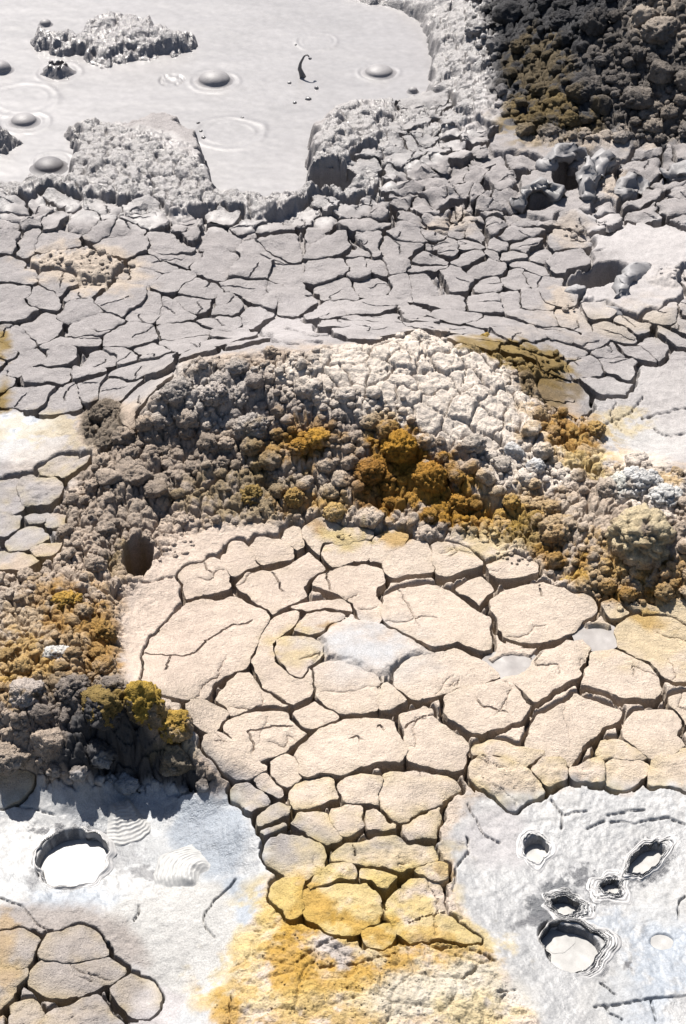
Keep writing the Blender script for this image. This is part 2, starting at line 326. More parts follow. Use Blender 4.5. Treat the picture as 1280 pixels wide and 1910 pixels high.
# ------------------------------------------------------------------ materials
def mud_material(name, bump=.5, pit=.3, fine=260, grain=.2, rough=(.93, .22), sparkle=0.0):
    m = bpy.data.materials.new(name)
    m.use_nodes = True
    n, l = m.node_tree.nodes, m.node_tree.links
    bs = n['Principled BSDF']
    g = n.new('ShaderNodeNewGeometry')
    a = n.new('ShaderNodeVertexColor'); a.layer_name = 'Col'
    def noise(sc, det, ro=.6):
        t = n.new('ShaderNodeTexNoise')
        t.inputs['Scale'].default_value = sc; t.inputs['Detail'].default_value = det; t.inputs['Roughness'].default_value = ro
        l.new(g.outputs['Position'], t.inputs['Vector'])
        return t
    def mr(sock, a0, a1, b0, b1):
        t = n.new('ShaderNodeMapRange')
        t.inputs[1].default_value, t.inputs[2].default_value, t.inputs[3].default_value, t.inputs[4].default_value = a0, a1, b0, b1
        l.new(sock, t.inputs[0])
        return t.outputs[0]
    def math_(op, x, y):
        t = n.new('ShaderNodeMath'); t.operation = op
        for k, v in enumerate((x, y)):
            if isinstance(v, (int, float)): t.inputs[k].default_value = v
            else: l.new(v, t.inputs[k])
        return t.outputs[0]
    n1, n2 = noise(fine, 6, .7), noise(38, 5, .6)
    k = math_('MULTIPLY', mr(n1.outputs[0], .3, .7, 1 - grain, 1 + grain), mr(n2.outputs[0], .3, .7, .90, 1.10))
    mx = n.new('ShaderNodeVectorMath'); mx.operation = 'SCALE'
    l.new(a.outputs['Color'], mx.inputs[0]); l.new(k, mx.inputs['Scale'])
    l.new(mx.outputs[0], bs.inputs['Base Color'])
    r = mr(a.outputs['Alpha'], 0, 1, rough[0], rough[1])
    l.new(r, bs.inputs['Roughness'])
    l.new(mr(a.outputs['Alpha'], 0, .8, .12, .6), bs.inputs['Specular IOR Level'])
    vo = n.new('ShaderNodeTexVoronoi'); vo.inputs['Scale'].default_value = fine * .55
    l.new(g.outputs['Position'], vo.inputs['Vector'])
    pits = mr(vo.outputs['Distance'], .0, .35, 0, 1)
    h = math_('ADD', math_('MULTIPLY', n1.outputs[0], 1.0), math_('MULTIPLY', pits, pit))
    h = math_('ADD', h, math_('MULTIPLY', n2.outputs[0], 2.2))
    b = n.new('ShaderNodeBump')
    n3 = noise(115, 4, .6)
    h = math_('ADD', h, math_('MULTIPLY', n3.outputs[0], 1.5))
    ab = n.new('ShaderNodeMath'); ab.operation = 'ABSOLUTE'
    l.new(math_('SUBTRACT', a.outputs['Alpha'], .40), ab.inputs[0])
    st = math_('MULTIPLY', math_('MINIMUM', math_('ADD', math_('MULTIPLY', math_('MAXIMUM', math_('SUBTRACT', ab.outputs[0], .15), 0.0), 5.0), .2), 1.0), bump)
    l.new(st, b.inputs['Strength'])
    b.inputs['Distance'].default_value = .004
    l.new(h, b.inputs['Height']); l.new(b.outputs[0], bs.inputs['Normal'])
    return m
M_GROUND = mud_material('mineral_mud', .7, .35, 300, .27, (.93, .18))
M_PLATE = mud_material('dried_mud', .75, .5, 360, .30)
M_CLOD = mud_material('crumbly_crust', 1.0, .9, 330, .34)
M_POOL = mud_material('liquid_mud', .26, .0, 420, .09, (.6, .25))
M_WET = mud_material('glossy_mud', .35, .1, 160, .12, (.6, .16))

# ------------------------------------------------------------------ mesh building
def tag(o, label=None, cat=None, group=None, kind=None):
    for k, v in (('label', label), ('category', cat), ('group', group), ('kind', kind)):
        if v: o[k] = v
    return o
def mesh_obj(name, v, f, col, mat, parent=None, origin=None, smooth=True, sharp=None):
    """v (n,3), f a list/array of faces, col (n,4) -> one linked object"""
    v = np.asarray(v, float)
    o3 = np.array(origin if origin is not None else (0, 0, 0), float)
    me = bpy.data.meshes.new(name)
    if isinstance(f, np.ndarray):
        k = f.shape[1]
        me.vertices.add(len(v)); me.loops.add(f.size); me.polygons.add(len(f))
        me.vertices.foreach_set('co', (v - o3).ravel())
        me.loops.foreach_set('vertex_index', f.ravel().astype(np.int32))
        me.polygons.foreach_set('loop_start', (np.arange(len(f)) * k).astype(np.int32))
        me.update(calc_edges=True)
    else:
        me.from_pydata((v - o3).tolist(), [], f)
    me.polygons.foreach_set('use_smooth', np.full(len(me.polygons), smooth))
    if sharp: me.set_sharp_from_angle(angle=math.radians(sharp))
    if col is not None:
        col = np.array(col, float); col[:, :3] *= .62
        ca = me.color_attributes.new('Col', 'FLOAT_COLOR', 'POINT')
        ca.data.foreach_set('color', np.asarray(col, np.float32).ravel())
    me.materials.append(mat)
    o = bpy.data.objects.new(name, me)
    COL.objects.link(o)
    if parent is not None:
        o.parent = parent
        if origin is not None: o.location = o3 - np.array(parent.location)
        else: o.location = -np.array(parent.location)
    elif origin is not None:
        o.location = o3
    return o
def empty(name, loc):
    o = bpy.data.objects.new(name, None)
    o.empty_display_size = .05
    COL.objects.link(o)
    o.location = loc
    return o
GSTEP = 1.5
# ------------------------------------------------------------------ plates of dried mud
def resample(poly, ds):
    p = np.asarray(poly, float)
    q = np.vstack([p, p[:1]])
    L = np.r_[0, np.cumsum(np.hypot(*np.diff(q, axis=0).T))]
    n = max(10, int(L[-1] / ds))
    s = np.linspace(0, L[-1], n, endpoint=False)
    return np.stack([np.interp(s, L, q[:, 0]), np.interp(s, L, q[:, 1])], 1)
def chaikin(p, k=.25):
    n = np.roll(p, -1, 0)
    return np.stack([p * (1 - k) + n * k, p * k + n * (1 - k)], 1).reshape(-1, 2)
def area(p):
    return 0.5 * np.sum(p[:, 0] * np.roll(p[:, 1], -1) - np.roll(p[:, 0], -1) * p[:, 1])
def seg_dist(pts, line, closed=True):
    a = np.asarray(line, float)
    b = np.roll(a, -1, 0) if closed else a[1:]
    a = a if closed else a[:-1]
    e = b - a
    t = np.clip(((pts[:, None, :] - a) * e).sum(2) / ((e * e).sum(1) + 1e-15), 0, 1)
    return np.sqrt((((pts[:, None, :] - a - t[..., None] * e)) ** 2).sum(2)).min(1)
FLOORS = []            # outlines in plan pixels, lower the ground under and around the plates
def plate(name, poly, label, group, thick=.04, ds=.006, cell=.011, grooves=(), dz=0.0, tilt=(0, 0), rough=.0016, lump=.002, round_=.0035, fringe=None, wob=.003, fk=.75, grow=0.0, gvar=0.0, crust=0.0, kind=None, build=True):
    """poly: outline of the top in metres (plan). One mesh: worn top, crumbling side wall."""
    p = np.asarray(poly, float)
    if area(p) < 0: p = p[::-1]
    p = resample(chaikin(p, .06), ds)
    p = p + np.stack([fbm(p[:, 0] / .035, p[:, 1] / .035, 4, 5, .6), fbm(p[:, 0] / .035, p[:, 1] / .035, 4, 6, .6)], 1) * wob * 2
    _t = np.roll(p, -1, 0) - np.roll(p, 1, 0)
    _t /= np.linalg.norm(_t, axis=1)[:, None] + 1e-12
    p = p + np.stack([_t[:, 1], -_t[:, 0]], 1) * (grow + gvar * fbm(p[:, 0] / .09 + 7, p[:, 1] / .09, 2, 35))[:, None]
    n = len(p)
    tx = np.roll(p, -1, 0) - np.roll(p, 1, 0)
    tx /= np.linalg.norm(tx, axis=1)[:, None] + 1e-12
    nin = np.stack([-tx[:, 1], tx[:, 0]], 1)
    pts = [p]
    for off in (.0015, .004):
        q = p + nin * off
        d = seg_dist(q, p)
        pts.append(q[d > off * .8])
    lo, hi = p.min(0), p.max(0)
    gx, gy = np.meshgrid(np.arange(lo[0], hi[0], cell), np.arange(lo[1], hi[1], cell))
    q = np.stack([gx.ravel(), gy.ravel()], 1) + rng.uniform(-.35, .35, (gx.size, 2)) * cell
    if len(q):
        q = q[poly_sdf(p, q[:, 0], q[:, 1]) < -.011]
        pts.append(q)
    gl = []
    for g in grooves:
        gdep = 1.0
        if isinstance(g, tuple): g, gdep = g
        g = np.asarray(g, float)
        L = np.r_[0, np.cumsum(np.hypot(*np.diff(g, axis=0).T))]
        s = np.linspace(0, L[-1], max(4, int(L[-1] / .004)))
        gg = np.stack([np.interp(s, L, g[:, 0]), np.interp(s, L, g[:, 1])], 1)
        gg = gg + np.stack([fbm(gg[:, 0] / .03, gg[:, 1] / .03, 4, 15, .65), fbm(gg[:, 0] / .03, gg[:, 1] / .03, 4, 16, .65)], 1) * .011
        gl.append((gg, s / L[-1], gdep))
        t = np.gradient(gg, axis=0); t /= np.linalg.norm(t, axis=1)[:, None] + 1e-12
        nn = np.stack([-t[:, 1], t[:, 0]], 1)
        for off in (0, -.0014, .0014, -.003, .003):
            e = gg + nn * off
            pts.append(e[poly_sdf(p, e[:, 0], e[:, 1]) < -.001])
    allp = np.vstack([a for a in pts if len(a)])
    r = delaunay_2d_cdt([tuple(a) for a in allp.tolist()], [(i, (i + 1) % n) for i in range(n)], [], 1, 1e-5)
    v2 = np.array([(a[0], a[1]) for a in r[0]])
    tri = np.array([t for t in r[2] if len(t) == 3], int)
    d = seg_dist(v2, p)
    c = p.mean(0)
    z = Zb(v2[:, 0], v2[:, 1]) + dz + (v2 - c) @ np.array(tilt)
    z = z + rough * fbm(v2[:, 0] / .03, v2[:, 1] / .03, 4, 21, .6) * 2 + lump * fbm(v2[:, 0] / .09, v2[:, 1] / .09, 3, 22) * 2
    if crust:
        z = z + crust * (bulge(worley2(v2[:, 0] / .010, v2[:, 1] / .010, 8)[0]) + 1.3 * bulge(worley2(v2[:, 0] / .024, v2[:, 1] / .024, 9)[0]) - .8)
    z = z - round_ * np.exp(-d / .0028) - round_ * .5 * np.exp(-d / .012)
    for gg, s, gdep in gl:
        dd = np.sqrt(((v2[:, None, :] - gg) ** 2).sum(2))
        k = dd.argmin(1); dm = dd.min(1)
        z = z - .013 * gdep * np.exp(-(dm / .0015) ** 2) * (.35 + .65 * np.sin(np.pi * np.clip(s[k] * .8 + .1, 0, 1)))
    # the outline vertices in order, whatever the triangulation renumbered
    e = np.vstack([tri[:, [0, 1]], tri[:, [1, 2]], tri[:, [2, 0]]])
    key = set(map(tuple, e.tolist()))
    nxt = {a: b for a, b in key if (b, a) not in key}
    start = next(iter(nxt)); loop = [start]; cur = nxt[start]
    while cur != start and len(loop) <= len(nxt) and cur in nxt:
        loop.append(cur); cur = nxt[cur]
    loop = np.array(loop); m = len(loop)
    lp = v2[loop]; lt = np.roll(lp, -1, 0) - np.roll(lp, 1, 0)
    lt /= np.linalg.norm(lt, axis=1)[:, None] + 1e-12
    out = np.stack([lt[:, 1], -lt[:, 0]], 1)
    V = [np.c_[v2, z]]; base = z[loop]; rings = [loop]; N = len(v2)
    levels = (.05, .25, .5, .75, 1.0)
    for k, fr in enumerate(levels):
        zz = base - thick * fr
        s = lp[:, 0] * .7 + lp[:, 1] * .7
        w = fbm((lp[:, 0] + lp[:, 1]) / .022, (lp[:, 0] - lp[:, 1]) / .03 + zz / .011, 3, 33, .6) * .006 * min(1, fr * 4) + fr * fr * .004 + (.0004 if k == 0 else 0)
        V.append(np.c_[lp + out * w[:, None], zz + fbm(lp[:, 0] / .02, lp[:, 1] / .02 + k, 2, 34) * thick * .12])
        rings.append(np.arange(N, N + m)); N += m
    F = [tri]
    for a, b in zip(rings[:-1], rings[1:]):
        a2, b2 = np.roll(a, -1), np.roll(b, -1)
        F.append(np.stack([a, b, b2], 1)); F.append(np.stack([a, b2, a2], 1))
    V = np.vstack(V); F = np.vstack(F)
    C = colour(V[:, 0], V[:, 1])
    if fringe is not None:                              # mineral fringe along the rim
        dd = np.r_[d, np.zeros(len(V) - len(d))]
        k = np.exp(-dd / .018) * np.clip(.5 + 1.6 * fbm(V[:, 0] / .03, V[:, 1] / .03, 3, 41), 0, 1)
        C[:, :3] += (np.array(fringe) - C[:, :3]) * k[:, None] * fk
    C[len(v2):, :3] *= np.array([.80, .78, .76])          # wall colour darkened to deepen the shade in the cracks
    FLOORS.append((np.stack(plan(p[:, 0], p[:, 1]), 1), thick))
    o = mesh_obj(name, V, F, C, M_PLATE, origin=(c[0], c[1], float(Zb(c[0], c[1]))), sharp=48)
    return tag(o, label, 'mud plate', group, kind)

CROPS = {1: (240, 960, 1280/520), 2: (640, 960, 2.0), 3: (0, 1420, 1280/520), 4: (380, 1400, 1280/520), 5: (800, 1380, 1280/480), 6: (0, 720, 2.0)}
def trace(crop, pts):
    ox, oy, s = CROPS[crop]
    p = np.array(pts, float)
    x, y, z = at(ox + p[:, 0] / s, oy + p[:, 1] / s)
    return np.stack([x, y], 1)
GB, GL, GW, GS_ = 'cream plates of the round mud basin', 'small plates at the lower rim of the basin', 'plates beside the white mud pool', 'plates west of the crumbly rim'
PLATES = [
 (1, [(75,632),(110,580),(165,522),(195,478),(265,414),(330,398),(400,390),(470,388),(500,388),(545,408),(590,440),(648,482),(632,500),(608,535),(595,575),(560,630),(545,670),(538,705),(500,714),(440,742),(400,782),(375,833),(355,848),(300,843),(270,850),(200,838),(120,823),(88,780),(68,755),(75,700)], 'largest cream plate of the basin, split halfway by a long curved crack', GB, .045, [[(75,632),(165,645),(255,650),(315,632),(350,585),(410,545),(480,515),(560,495)],[(190,650),(185,690),(170,715)]]),
 (1, [(235,288),(250,257),(330,230),(385,212),(425,222),(445,260),(462,290),(452,343),(400,358),(330,370),(272,383),(258,330)], 'cream plate directly behind the big split oval plate', GB, .04, [[(355,225),(380,270)]]),
 (1, [(440,205),(470,122),(510,127),(545,158),(578,195),(602,233),(545,252),(487,286),(462,255),(440,218)], 'wedge shaped cream plate beneath the crumbly mound, between two pebble topped plates', GB, .04, []),
 (1, [(558,152),(590,108),(640,110),(700,122),(745,162),(750,195),(720,213),(650,223),(612,230),(588,195)], 'cream plate with small clods on its back edge, below the brown mound', GB, .04, []),
 (1, [(707,108),(720,77),(760,54),(788,62),(795,110),(803,138),(760,152),(740,138),(714,118)], 'small cream plate left of the yellow stained plate at the mound foot', GB, .03, []),
 (1, [(802,75),(832,40),(900,20),(980,60),(1060,65),(1115,90),(1105,112),(1040,118),(1000,126),(895,130),(880,165),(868,187),(832,153),(804,110)], 'cream plate with a bright yellow stain at the foot of the mound', GB, .045, []),
 (1, [(885,180),(903,142),(1000,138),(1050,123),(1110,133),(1113,180),(1092,212),(1030,207),(960,222),(937,228),(904,200)], 'four sided cream plate in front of the yellow stained one', GB, .045, []),
 (2, [(116,100),(150,75),(185,58),(243,88),(200,130),(150,178),(107,174)], 'narrow cream plate topped with yellow grains, behind the large oval plates', GB, .045, []),
 (1, [(492,336),(545,273),(610,262),(660,260),(750,223),(778,195),(832,174),(868,207),(905,245),(868,270),(823,305),(800,330),(828,368),(760,403),(700,428),(655,462),(622,438),(592,405),(545,370),(492,350)], 'long cream plate forming the back left arc above the swirl', GB, .04, [[(655,265),(690,310),(707,355)]]),
 (1, [(840,318),(872,280),(920,262),(1000,242),(1080,242),(1150,257),(1178,300),(1138,340),(1132,395),(1157,420),(1163,465),(1148,498),(1110,488),(1060,478),(1037,430),(1027,400),(990,375),(930,350),(885,333)], 'cream plate behind the blue puddle, deeply notched on its right side', GB, .04, [[(910,260),(905,300),(925,340)]]),
 (1, [(745,420),(800,402),(900,390),(985,385),(1018,410),(1027,450),(980,442),(930,428),(870,430),(822,440),(795,432)], 'thin curved strip of cream mud around the back of the swirl', GB, .025, []),
 (1, [(664,475),(702,447),(770,432),(792,447),(768,490),(737,530),(688,550),(660,590),(663,640),(670,680),(740,742),(800,767),(833,708),(838,760),(847,810),(837,848),(780,868),(747,878),(692,838),(622,788),(592,740),(577,705),(563,690),(582,640),(602,590),(622,530)], 'crescent shaped cream plate curling around the left of the swirl', GB, .035, []),
 (1, [(758,535),(783,500),(813,462),(900,443),(975,457),(1000,472),(955,500),(915,510),(885,545),(830,548)], 'small cream plate on the swirl, in front of the thin curved strip', GB, .025, []),
 (1, [(683,572),(703,557),(830,563),(890,602),(903,650),(850,690),(833,700),(795,755),(737,728),(703,685),(678,640)], 'yellow crusted plate at the heart of the swirl, left of the blue puddle', GB, .03, []),
 (1, [(852,708),(882,692),(930,674),(1050,682),(1170,703),(1168,760),(1138,800),(1155,850),(1145,903),(1060,907),(985,912),(932,892),(868,848),(862,810),(848,780)], 'five sided cream plate directly in front of the blue puddle', GB, .035, [[(1180,700),(1165,770),(1145,800)]]),
 (1, [(1153,850),(1163,800),(1183,772),(1222,812),(1268,850),(1240,878),(1200,898),(1160,907)], 'small cream plate at the front right edge of the blue puddle', GB, .035, []),
 (1, [(402,855),(442,782),(500,738),(558,738),(587,780),(627,815),(687,855),(735,883),(660,877),(590,886),(530,906),(477,930),(460,898)], 'fan shaped cream plate in front of the big split oval plate', GB, .04, []),
 (1, [(457,960),(480,947),(540,920),(640,908),(728,908),(742,950),(778,977),(810,1000),(768,1028),(718,1073),(655,1108),(600,1132),(560,1107),(502,1048),(448,1003)], 'cream plate with a fine straight scratch across it, left of the lower long plate', GB, .04, [[(550,1000),(680,980),(745,968)],[(550,1000),(575,1040),(580,1080)]]),
 (1, [(760,907),(850,868),(888,888),(928,912),(968,937),(910,963),(852,982),(822,972),(792,958),(770,945)], 'small four sided cream plate wedged above the lower long plate', GB, .035, []),
 (1, [(760,1110),(800,1062),(850,1018),(930,973),(1000,948),(1100,938),(1190,938),(1217,960),(1237,1010),(1262,1060),(1267,1100),(1252,1128),(1180,1133),(1100,1148),(1000,1177),(880,1182),(835,1196),(802,1178),(787,1145)], 'widest cream plate in the lower basin, dark straight edge along its front', GB, .05, [[(1030,1025),(1050,1018),(1060,1030)],[(1150,975),(1165,970),(1172,985)]]),
 (1, [(662,1135),(687,1112),(720,1105),(758,1123),(787,1150),(796,1190),(782,1222),(740,1246),(702,1223),(672,1190)], 'small round mud plate like a pebble beside the widest lower plate', GB, .04, []),
 (1, [(268,900),(292,862),(330,855),(365,866),(400,888),(465,917),(437,950),(417,983),(370,1006),(332,983),(292,958),(272,930)], 'cream plate touching the ochre topped rock at the basin left edge', GB, .04, []),
 (1, [(345,1022),(400,1008),(430,1013),(500,1068),(560,1123),(600,1152),(638,1175),(570,1192),(540,1218),(480,1213),(422,1163),(362,1113),(332,1062)], 'long cream plate sloping down to the shaded black bank', GB, .04, []),
 (4, [(227,110),(240,98),(288,118),(358,172),(366,208),(340,222),(292,188),(237,140)], 'elongated small plate left below the pebble like round plate', GL, .045, []),
 (4, [(130,200),(150,167),(200,167),(250,192),(305,235),(278,257),(240,276),(222,296),(172,248),(137,238)], 'grey cornered plate with a tall dark side above the shaded mud', GL, .07, []),
 (4, [(382,200),(422,167),(470,132),(583,132),(597,170),(610,213),(540,242),(480,267),(430,281),(402,260),(384,230)], 'tan plate below the widest cream plate, left of a square one', GL, .04, []),
 (4, [(633,150),(662,128),(735,121),(812,124),(806,165),(792,200),(795,256),(740,242),(650,231),(636,190)], 'square tan plate tucked under the widest cream plate', GL, .04, []),
 (4, [(824,110),(900,93),(1000,98),(1100,123),(1163,147),(1186,172),(1147,205),(1098,238),(1030,267),(902,341),(862,318),(823,268),(807,230),(812,170)], 'large heart shaped tan plate under the two lower basin plates', GL, .045, []),
 (4, [(908,347),(980,308),(1050,263),(1086,254),(1091,300),(1072,350),(1057,398),(990,407),(932,416),(903,380)], 'three cornered tan plate at the tip of the heart shaped one', GL, .05, []),
 (4, [(242,310),(302,248),(350,238),(397,262),(402,298),(340,312),(262,351),(243,346)], 'small grey plate behind a split sliver, above the dark grey hexagon', GL, .055, []),
 (4, [(253,370),(330,334),(388,329),(390,348),(330,367),(286,406),(258,388)], 'thin sliver plate directly above the dark grey hexagon', GL, .055, []),
 (4, [(403,335),(442,293),(558,286),(577,330),(621,375),(625,403),(560,421),(502,397),(453,367)], 'tan plate right of the split sliver, upper neighbour of the hexagon', GL, .045, []),
 (4, [(593,285),(642,254),(722,262),(719,310),(731,348),(690,371),(642,386),(613,348),(595,320)], 'small upright five sided plate with pitted top', GL, .05, []),
 (4, [(743,280),(782,276),(857,340),(890,352),(886,373),(820,372),(753,367),(748,320)], 'small triangular plate under the heart shaped one', GL, .045, []),
 (4, [(278,480),(303,413),(360,374),(430,379),(490,409),(538,433),(561,470),(566,528),(537,557),(460,591),(402,586),(353,556),(304,508)], 'dark grey hexagonal plate standing over the white mud', GL, .055, []),
 (4, [(588,470),(642,443),(720,414),(820,404),(900,404),(930,439),(1048,444),(1071,490),(1066,513),(960,541),(905,566),(850,551),(780,531),(690,521),(603,517)], 'wide grey and yellow plate right of the dark hexagon', GL, .045, [[(680,450),(690,490)]]),
 (4, [(482,640),(522,583),(590,534),(688,539),(706,570),(697,592),(610,601),(540,616)], 'yellowish wedge plate below the dark hexagon', GL, .03, []),
 (4, [(718,547),(780,549),(850,569),(890,583),(867,618),(838,650),(802,632),(763,597),(717,588)], 'small yellow plate under the wide grey and yellow plate', GL, .045, []),
 (4, [(968,558),(1060,523),(1107,533),(1116,588),(1078,597),(1020,582)], 'small yellow plate at the edge of the white mud flat', GL, .045, []),
 (4, [(462,652),(540,634),(640,614),(740,609),(798,652),(821,682),(826,738),(797,787),(740,821),(690,846),(602,827),(542,797),(482,768),(463,720)], 'big rounded golden plate of the yellow mound', GL, .03, []),
 (4, [(313,620),(360,604),(448,613),(443,700),(451,758),(380,787),(373,740),(313,680)], 'golden plate with a white corner beside the blue grey mud', GL, .03, []),
 (4, [(844,700),(883,653),(950,594),(1030,604),(1091,623),(1097,740),(1178,802),(1270,885),(1180,882),(1050,877),(943,866),(884,828),(854,770)], 'long golden plate pointing into the lower white flat', GL, .035, [[(1095,742),(1000,760),(940,780)]]),
 (4, [(748,842),(838,803),(866,850),(856,878),(820,915),(764,898)], 'small deep gold plate in the middle of the yellow mound', GL, .03, []),
 (2, [(154,185),(213,132),(252,98),(312,101),(326,160),(331,195),(330,212),(260,222),(192,231),(164,215)], 'cream plate behind the large oval plate, second row', GB, .045, []),
 (2, [(339,112),(400,104),(470,143),(520,176),(517,197),(440,212),(402,232),(350,227),(344,190)], 'cream plate below the ochre clods, dark scarp along its front', GB, .045, []),
 (2, [(534,188),(640,150),(718,190),(725,217),(650,236),(574,243),(539,213)], 'sandy plate merging into the clods behind the big right hand plate', GB, .045, []),
 (2, [(152,312),(202,283),(290,266),(350,269),(408,293),(447,322),(505,362),(545,402),(551,468),(537,515),(480,501),(422,486),(340,496),(292,477),(222,447),(153,400),(149,350)], 'large smooth oval plate right of the blue puddle', GB, .04, []),
 (2, [(419,272),(510,229),(538,243),(560,285),(532,308),(508,340),(482,318)], 'small wedge plate stranded between the two largest right plates', GB, .045, []),
 (2, [(549,322),(602,283),(680,266),(745,261),(800,284),(840,304),(900,299),(930,312),(940,350),(916,388),(878,417),(858,437),(780,466),(700,486),(622,466),(594,457),(574,400),(549,352)], 'thick raised cream plate with a high shaded front, between two murky puddles', GB, .055, [[(740,265),(738,300)]]),
 (2, [(199,590),(228,552),(300,523),(410,504),(500,533),(548,562),(575,603),(510,626),(420,641),(352,676),(282,686),(244,676),(205,638)], 'long cream plate left of the round murky puddle', GB, .04, []),
 (2, [(640,628),(594,612),(650,608),(700,585),(712,555),(740,522),(830,484),(900,464),(930,500),(906,530),(878,580),(888,600),(876,617),(780,656),(720,704),(683,676)], 'cream plate holding the round murky puddle on its left', GB, .04, []),
 (2, [(889,638),(912,603),(905,580),(938,516),(1010,505),(1080,544),(1138,574),(1175,612),(1189,668),(1168,696),(1090,686),(1040,686),(962,656)], 'six sided cream plate in front of the far right murky puddle', GB, .045, []),
 (2, [(1014,432),(1052,393),(1100,374),(1170,384),(1210,394),(1280,424),(1360,450),(1360,600),(1280,616),(1232,621),(1192,597),(1142,548),(1062,506),(1023,488)], 'yellow tinted plate at the right edge below the ochre clods', GB, .04, []),
 (2, [(963,335),(1000,312),(1050,350),(1076,370),(1002,396)], 'small lumpy plate squeezed under the ochre clods on the right', GB, .04, []),
 (2, [(369,682),(420,659),(520,639),(600,619),(626,632),(666,690),(695,720),(667,766),(600,781),(520,806),(472,796),(432,776),(374,738)], 'cream plate with a short diagonal scratch, below the long left neighbour', GB, .045, [[(500,690),(535,715),(570,722),(605,742)]]),
 (2, [(694,830),(724,748),(830,704),(870,669),(948,694),(1031,742),(1025,760),(957,797),(917,836),(880,900),(845,934),(800,925),(752,902),(694,886)], 'large cream plate at lower right with a wavy front edge', GB, .05, []),
 (2, [(1039,800),(1084,739),(1150,734),(1228,734),(1260,780),(1246,828),(1270,858),(1208,901),(1150,908),(1128,896),(1063,847)], 'grey cream plate at the lower right edge', GB, .045, []),
 (2, [(1219,682),(1280,660),(1380,650),(1380,800),(1280,786),(1243,730),(1220,712)], 'cream plate cut by the right edge of the view', GB, .045, []),
 (2, [(204,747),(300,714),(333,719),(342,760),(398,808),(446,837),(458,872),(436,946),(400,946),(322,931),(247,916),(238,860),(218,790)], 'cream plate right of the widest one, with a groove beside it', GB, .05, [[(215,800),(250,770),(330,745)]]),
 (5, [(218,44),(300,14),(440,38),(520,48),(590,62),(540,82),(490,122),(468,138),(380,98),(282,68),(224,63)], 'slim tan plate under the scratched cream plate', GL, .045, []),
 (5, [(213,190),(219,113),(262,89),(330,99),(420,134),(498,169),(545,222),(580,263),(530,291),(460,321),(435,356),(382,327),(303,262),(243,223)], 'pointed yellow rimmed plate jutting over the white flat', GL, .05, []),
 (5, [(519,160),(563,104),(640,89),(677,112),(686,160),(686,198),(610,241),(563,203)], 'small rounded yellow rimmed plate right of the pointed one', GL, .045, []),
 (5, [(703,190),(699,139),(760,134),(830,109),(856,132),(856,226),(780,211),(722,201)], 'small saddle shaped plate between two yellow rimmed blocks', GL, .045, []),
 (5, [(873,200),(874,132),(903,104),(990,102),(1096,132),(1086,170),(1000,226),(930,236),(884,223)], 'block like plate with a tall shaded front above the white flat', GL, .07, []),
 (5, [(834,77),(862,9),(940,4),(1018,54),(1080,96),(990,94),(900,89),(852,98)], 'cream plate behind the block like one', GL, .045, []),
 (5, [(1114,170),(1118,94),(1200,64),(1280,44),(1400,40),(1400,240),(1280,256),(1200,228),(1114,233)], 'pale lumpy plate at the right edge above the white flat', GL, .05, []),
 (3, [(199,878),(223,803),(290,793),(350,768),(428,803),(484,886),(400,910),(300,910),(204,902)], 'upper half of a brown split plate beside the white pool', GW, .045, []),
 (3, [(144,1020),(194,922),(300,934),(400,934),(500,909),(575,963),(520,1006),(440,1036),(380,1066),(300,1076),(203,1046)], 'lower half of the brown split plate, thick shaded front', GW, .06, []),
 (3, [(519,1060),(603,994),(680,1014),(735,1080),(725,1128),(680,1166),(612,1161),(554,1108)], 'rounded grey lump of mud half sunk in the white pool', GW, .05, []),
 (3, [(-60,810),(0,804),(90,774),(185,815),(138,868),(118,926),(0,930),(-60,930)], 'pink brown plate at the lower left edge', GW, .05, []),
 (3, [(-60,950),(0,954),(116,944),(126,980),(58,1028),(48,1096),(0,1140),(-60,1160)], 'pink plate with gold flecks at the left edge below another', GW, .05, []),
 (3, [(54,1260),(64,1124),(150,1114),(186,1170),(150,1260)], 'yellow speckled plate at the bottom edge, left of a longer one', GW, .05, []),
 (3, [(180,1230),(262,1154),(450,1089),(476,1122),(516,1170),(556,1230),(400,1280)], 'long yellow grey plate at the bottom edge', GW, .05, []),
 (3, [(-60,40),(0,33),(78,33),(146,92),(60,166),(0,186),(-60,190)], 'tan slab below the dark boulders at the left edge', GW, .05, []),
 (6, [(74,347),(200,338),(231,372),(226,398),(188,436),(92,446),(79,400)], 'pale plate with a yellow edge below the left shallow puddle', GS_, .035, []),
 (6, [(-60,350),(0,352),(57,348),(69,400),(71,425),(0,432),(-60,430)], 'pale plate at the left edge under the shallow puddle', GS_, .035, []),
 (6, [(24,580),(92,523),(150,528),(176,568),(100,602),(42,607)], 'grey slab with a dark front left of the crumbly rim', GS_, .04, []),
 (6, [(-60,620),(0,622),(80,621),(141,655),(60,687),(0,688),(-60,690)], 'pale slab at the left edge above the brown clods', GS_, .04, []),
 (6, [(114,610),(190,588),(231,592),(198,638),(132,628)], 'small grey slab touching the brown rim clods', GS_, .035, []),
 (6, [(-60,484),(0,484),(72,492),(67,520),(20,556),(-60,550)], 'grey slab at the left edge in front of two small ones', GS_, .035, []),
 (6, [(168,473),(238,478),(237,517),(172,518)], 'small square grey slab next to the dark rim clods', GS_, .03, []),
 (6, [(-60,444),(0,443),(68,438),(77,458),(48,472),(0,473),(-60,474)], 'thin grey strip slab at the left edge', GS_, .03, []),
 (6, [(100,488),(160,486),(166,508),(110,512)], 'tiny grey slab beside the square one', GS_, .03, []),
 (6, [(144,312),(202,264),(263,254),(286,270),(230,328),(154,334)], 'yellow crusted plate right of the left shallow puddle', GS_, .03, []),
 (6, [(204,332),(262,293),(326,255),(326,280),(288,308),(240,342)], 'gold edged plate leaning on the dark rim clods', GS_, .03, []),
]
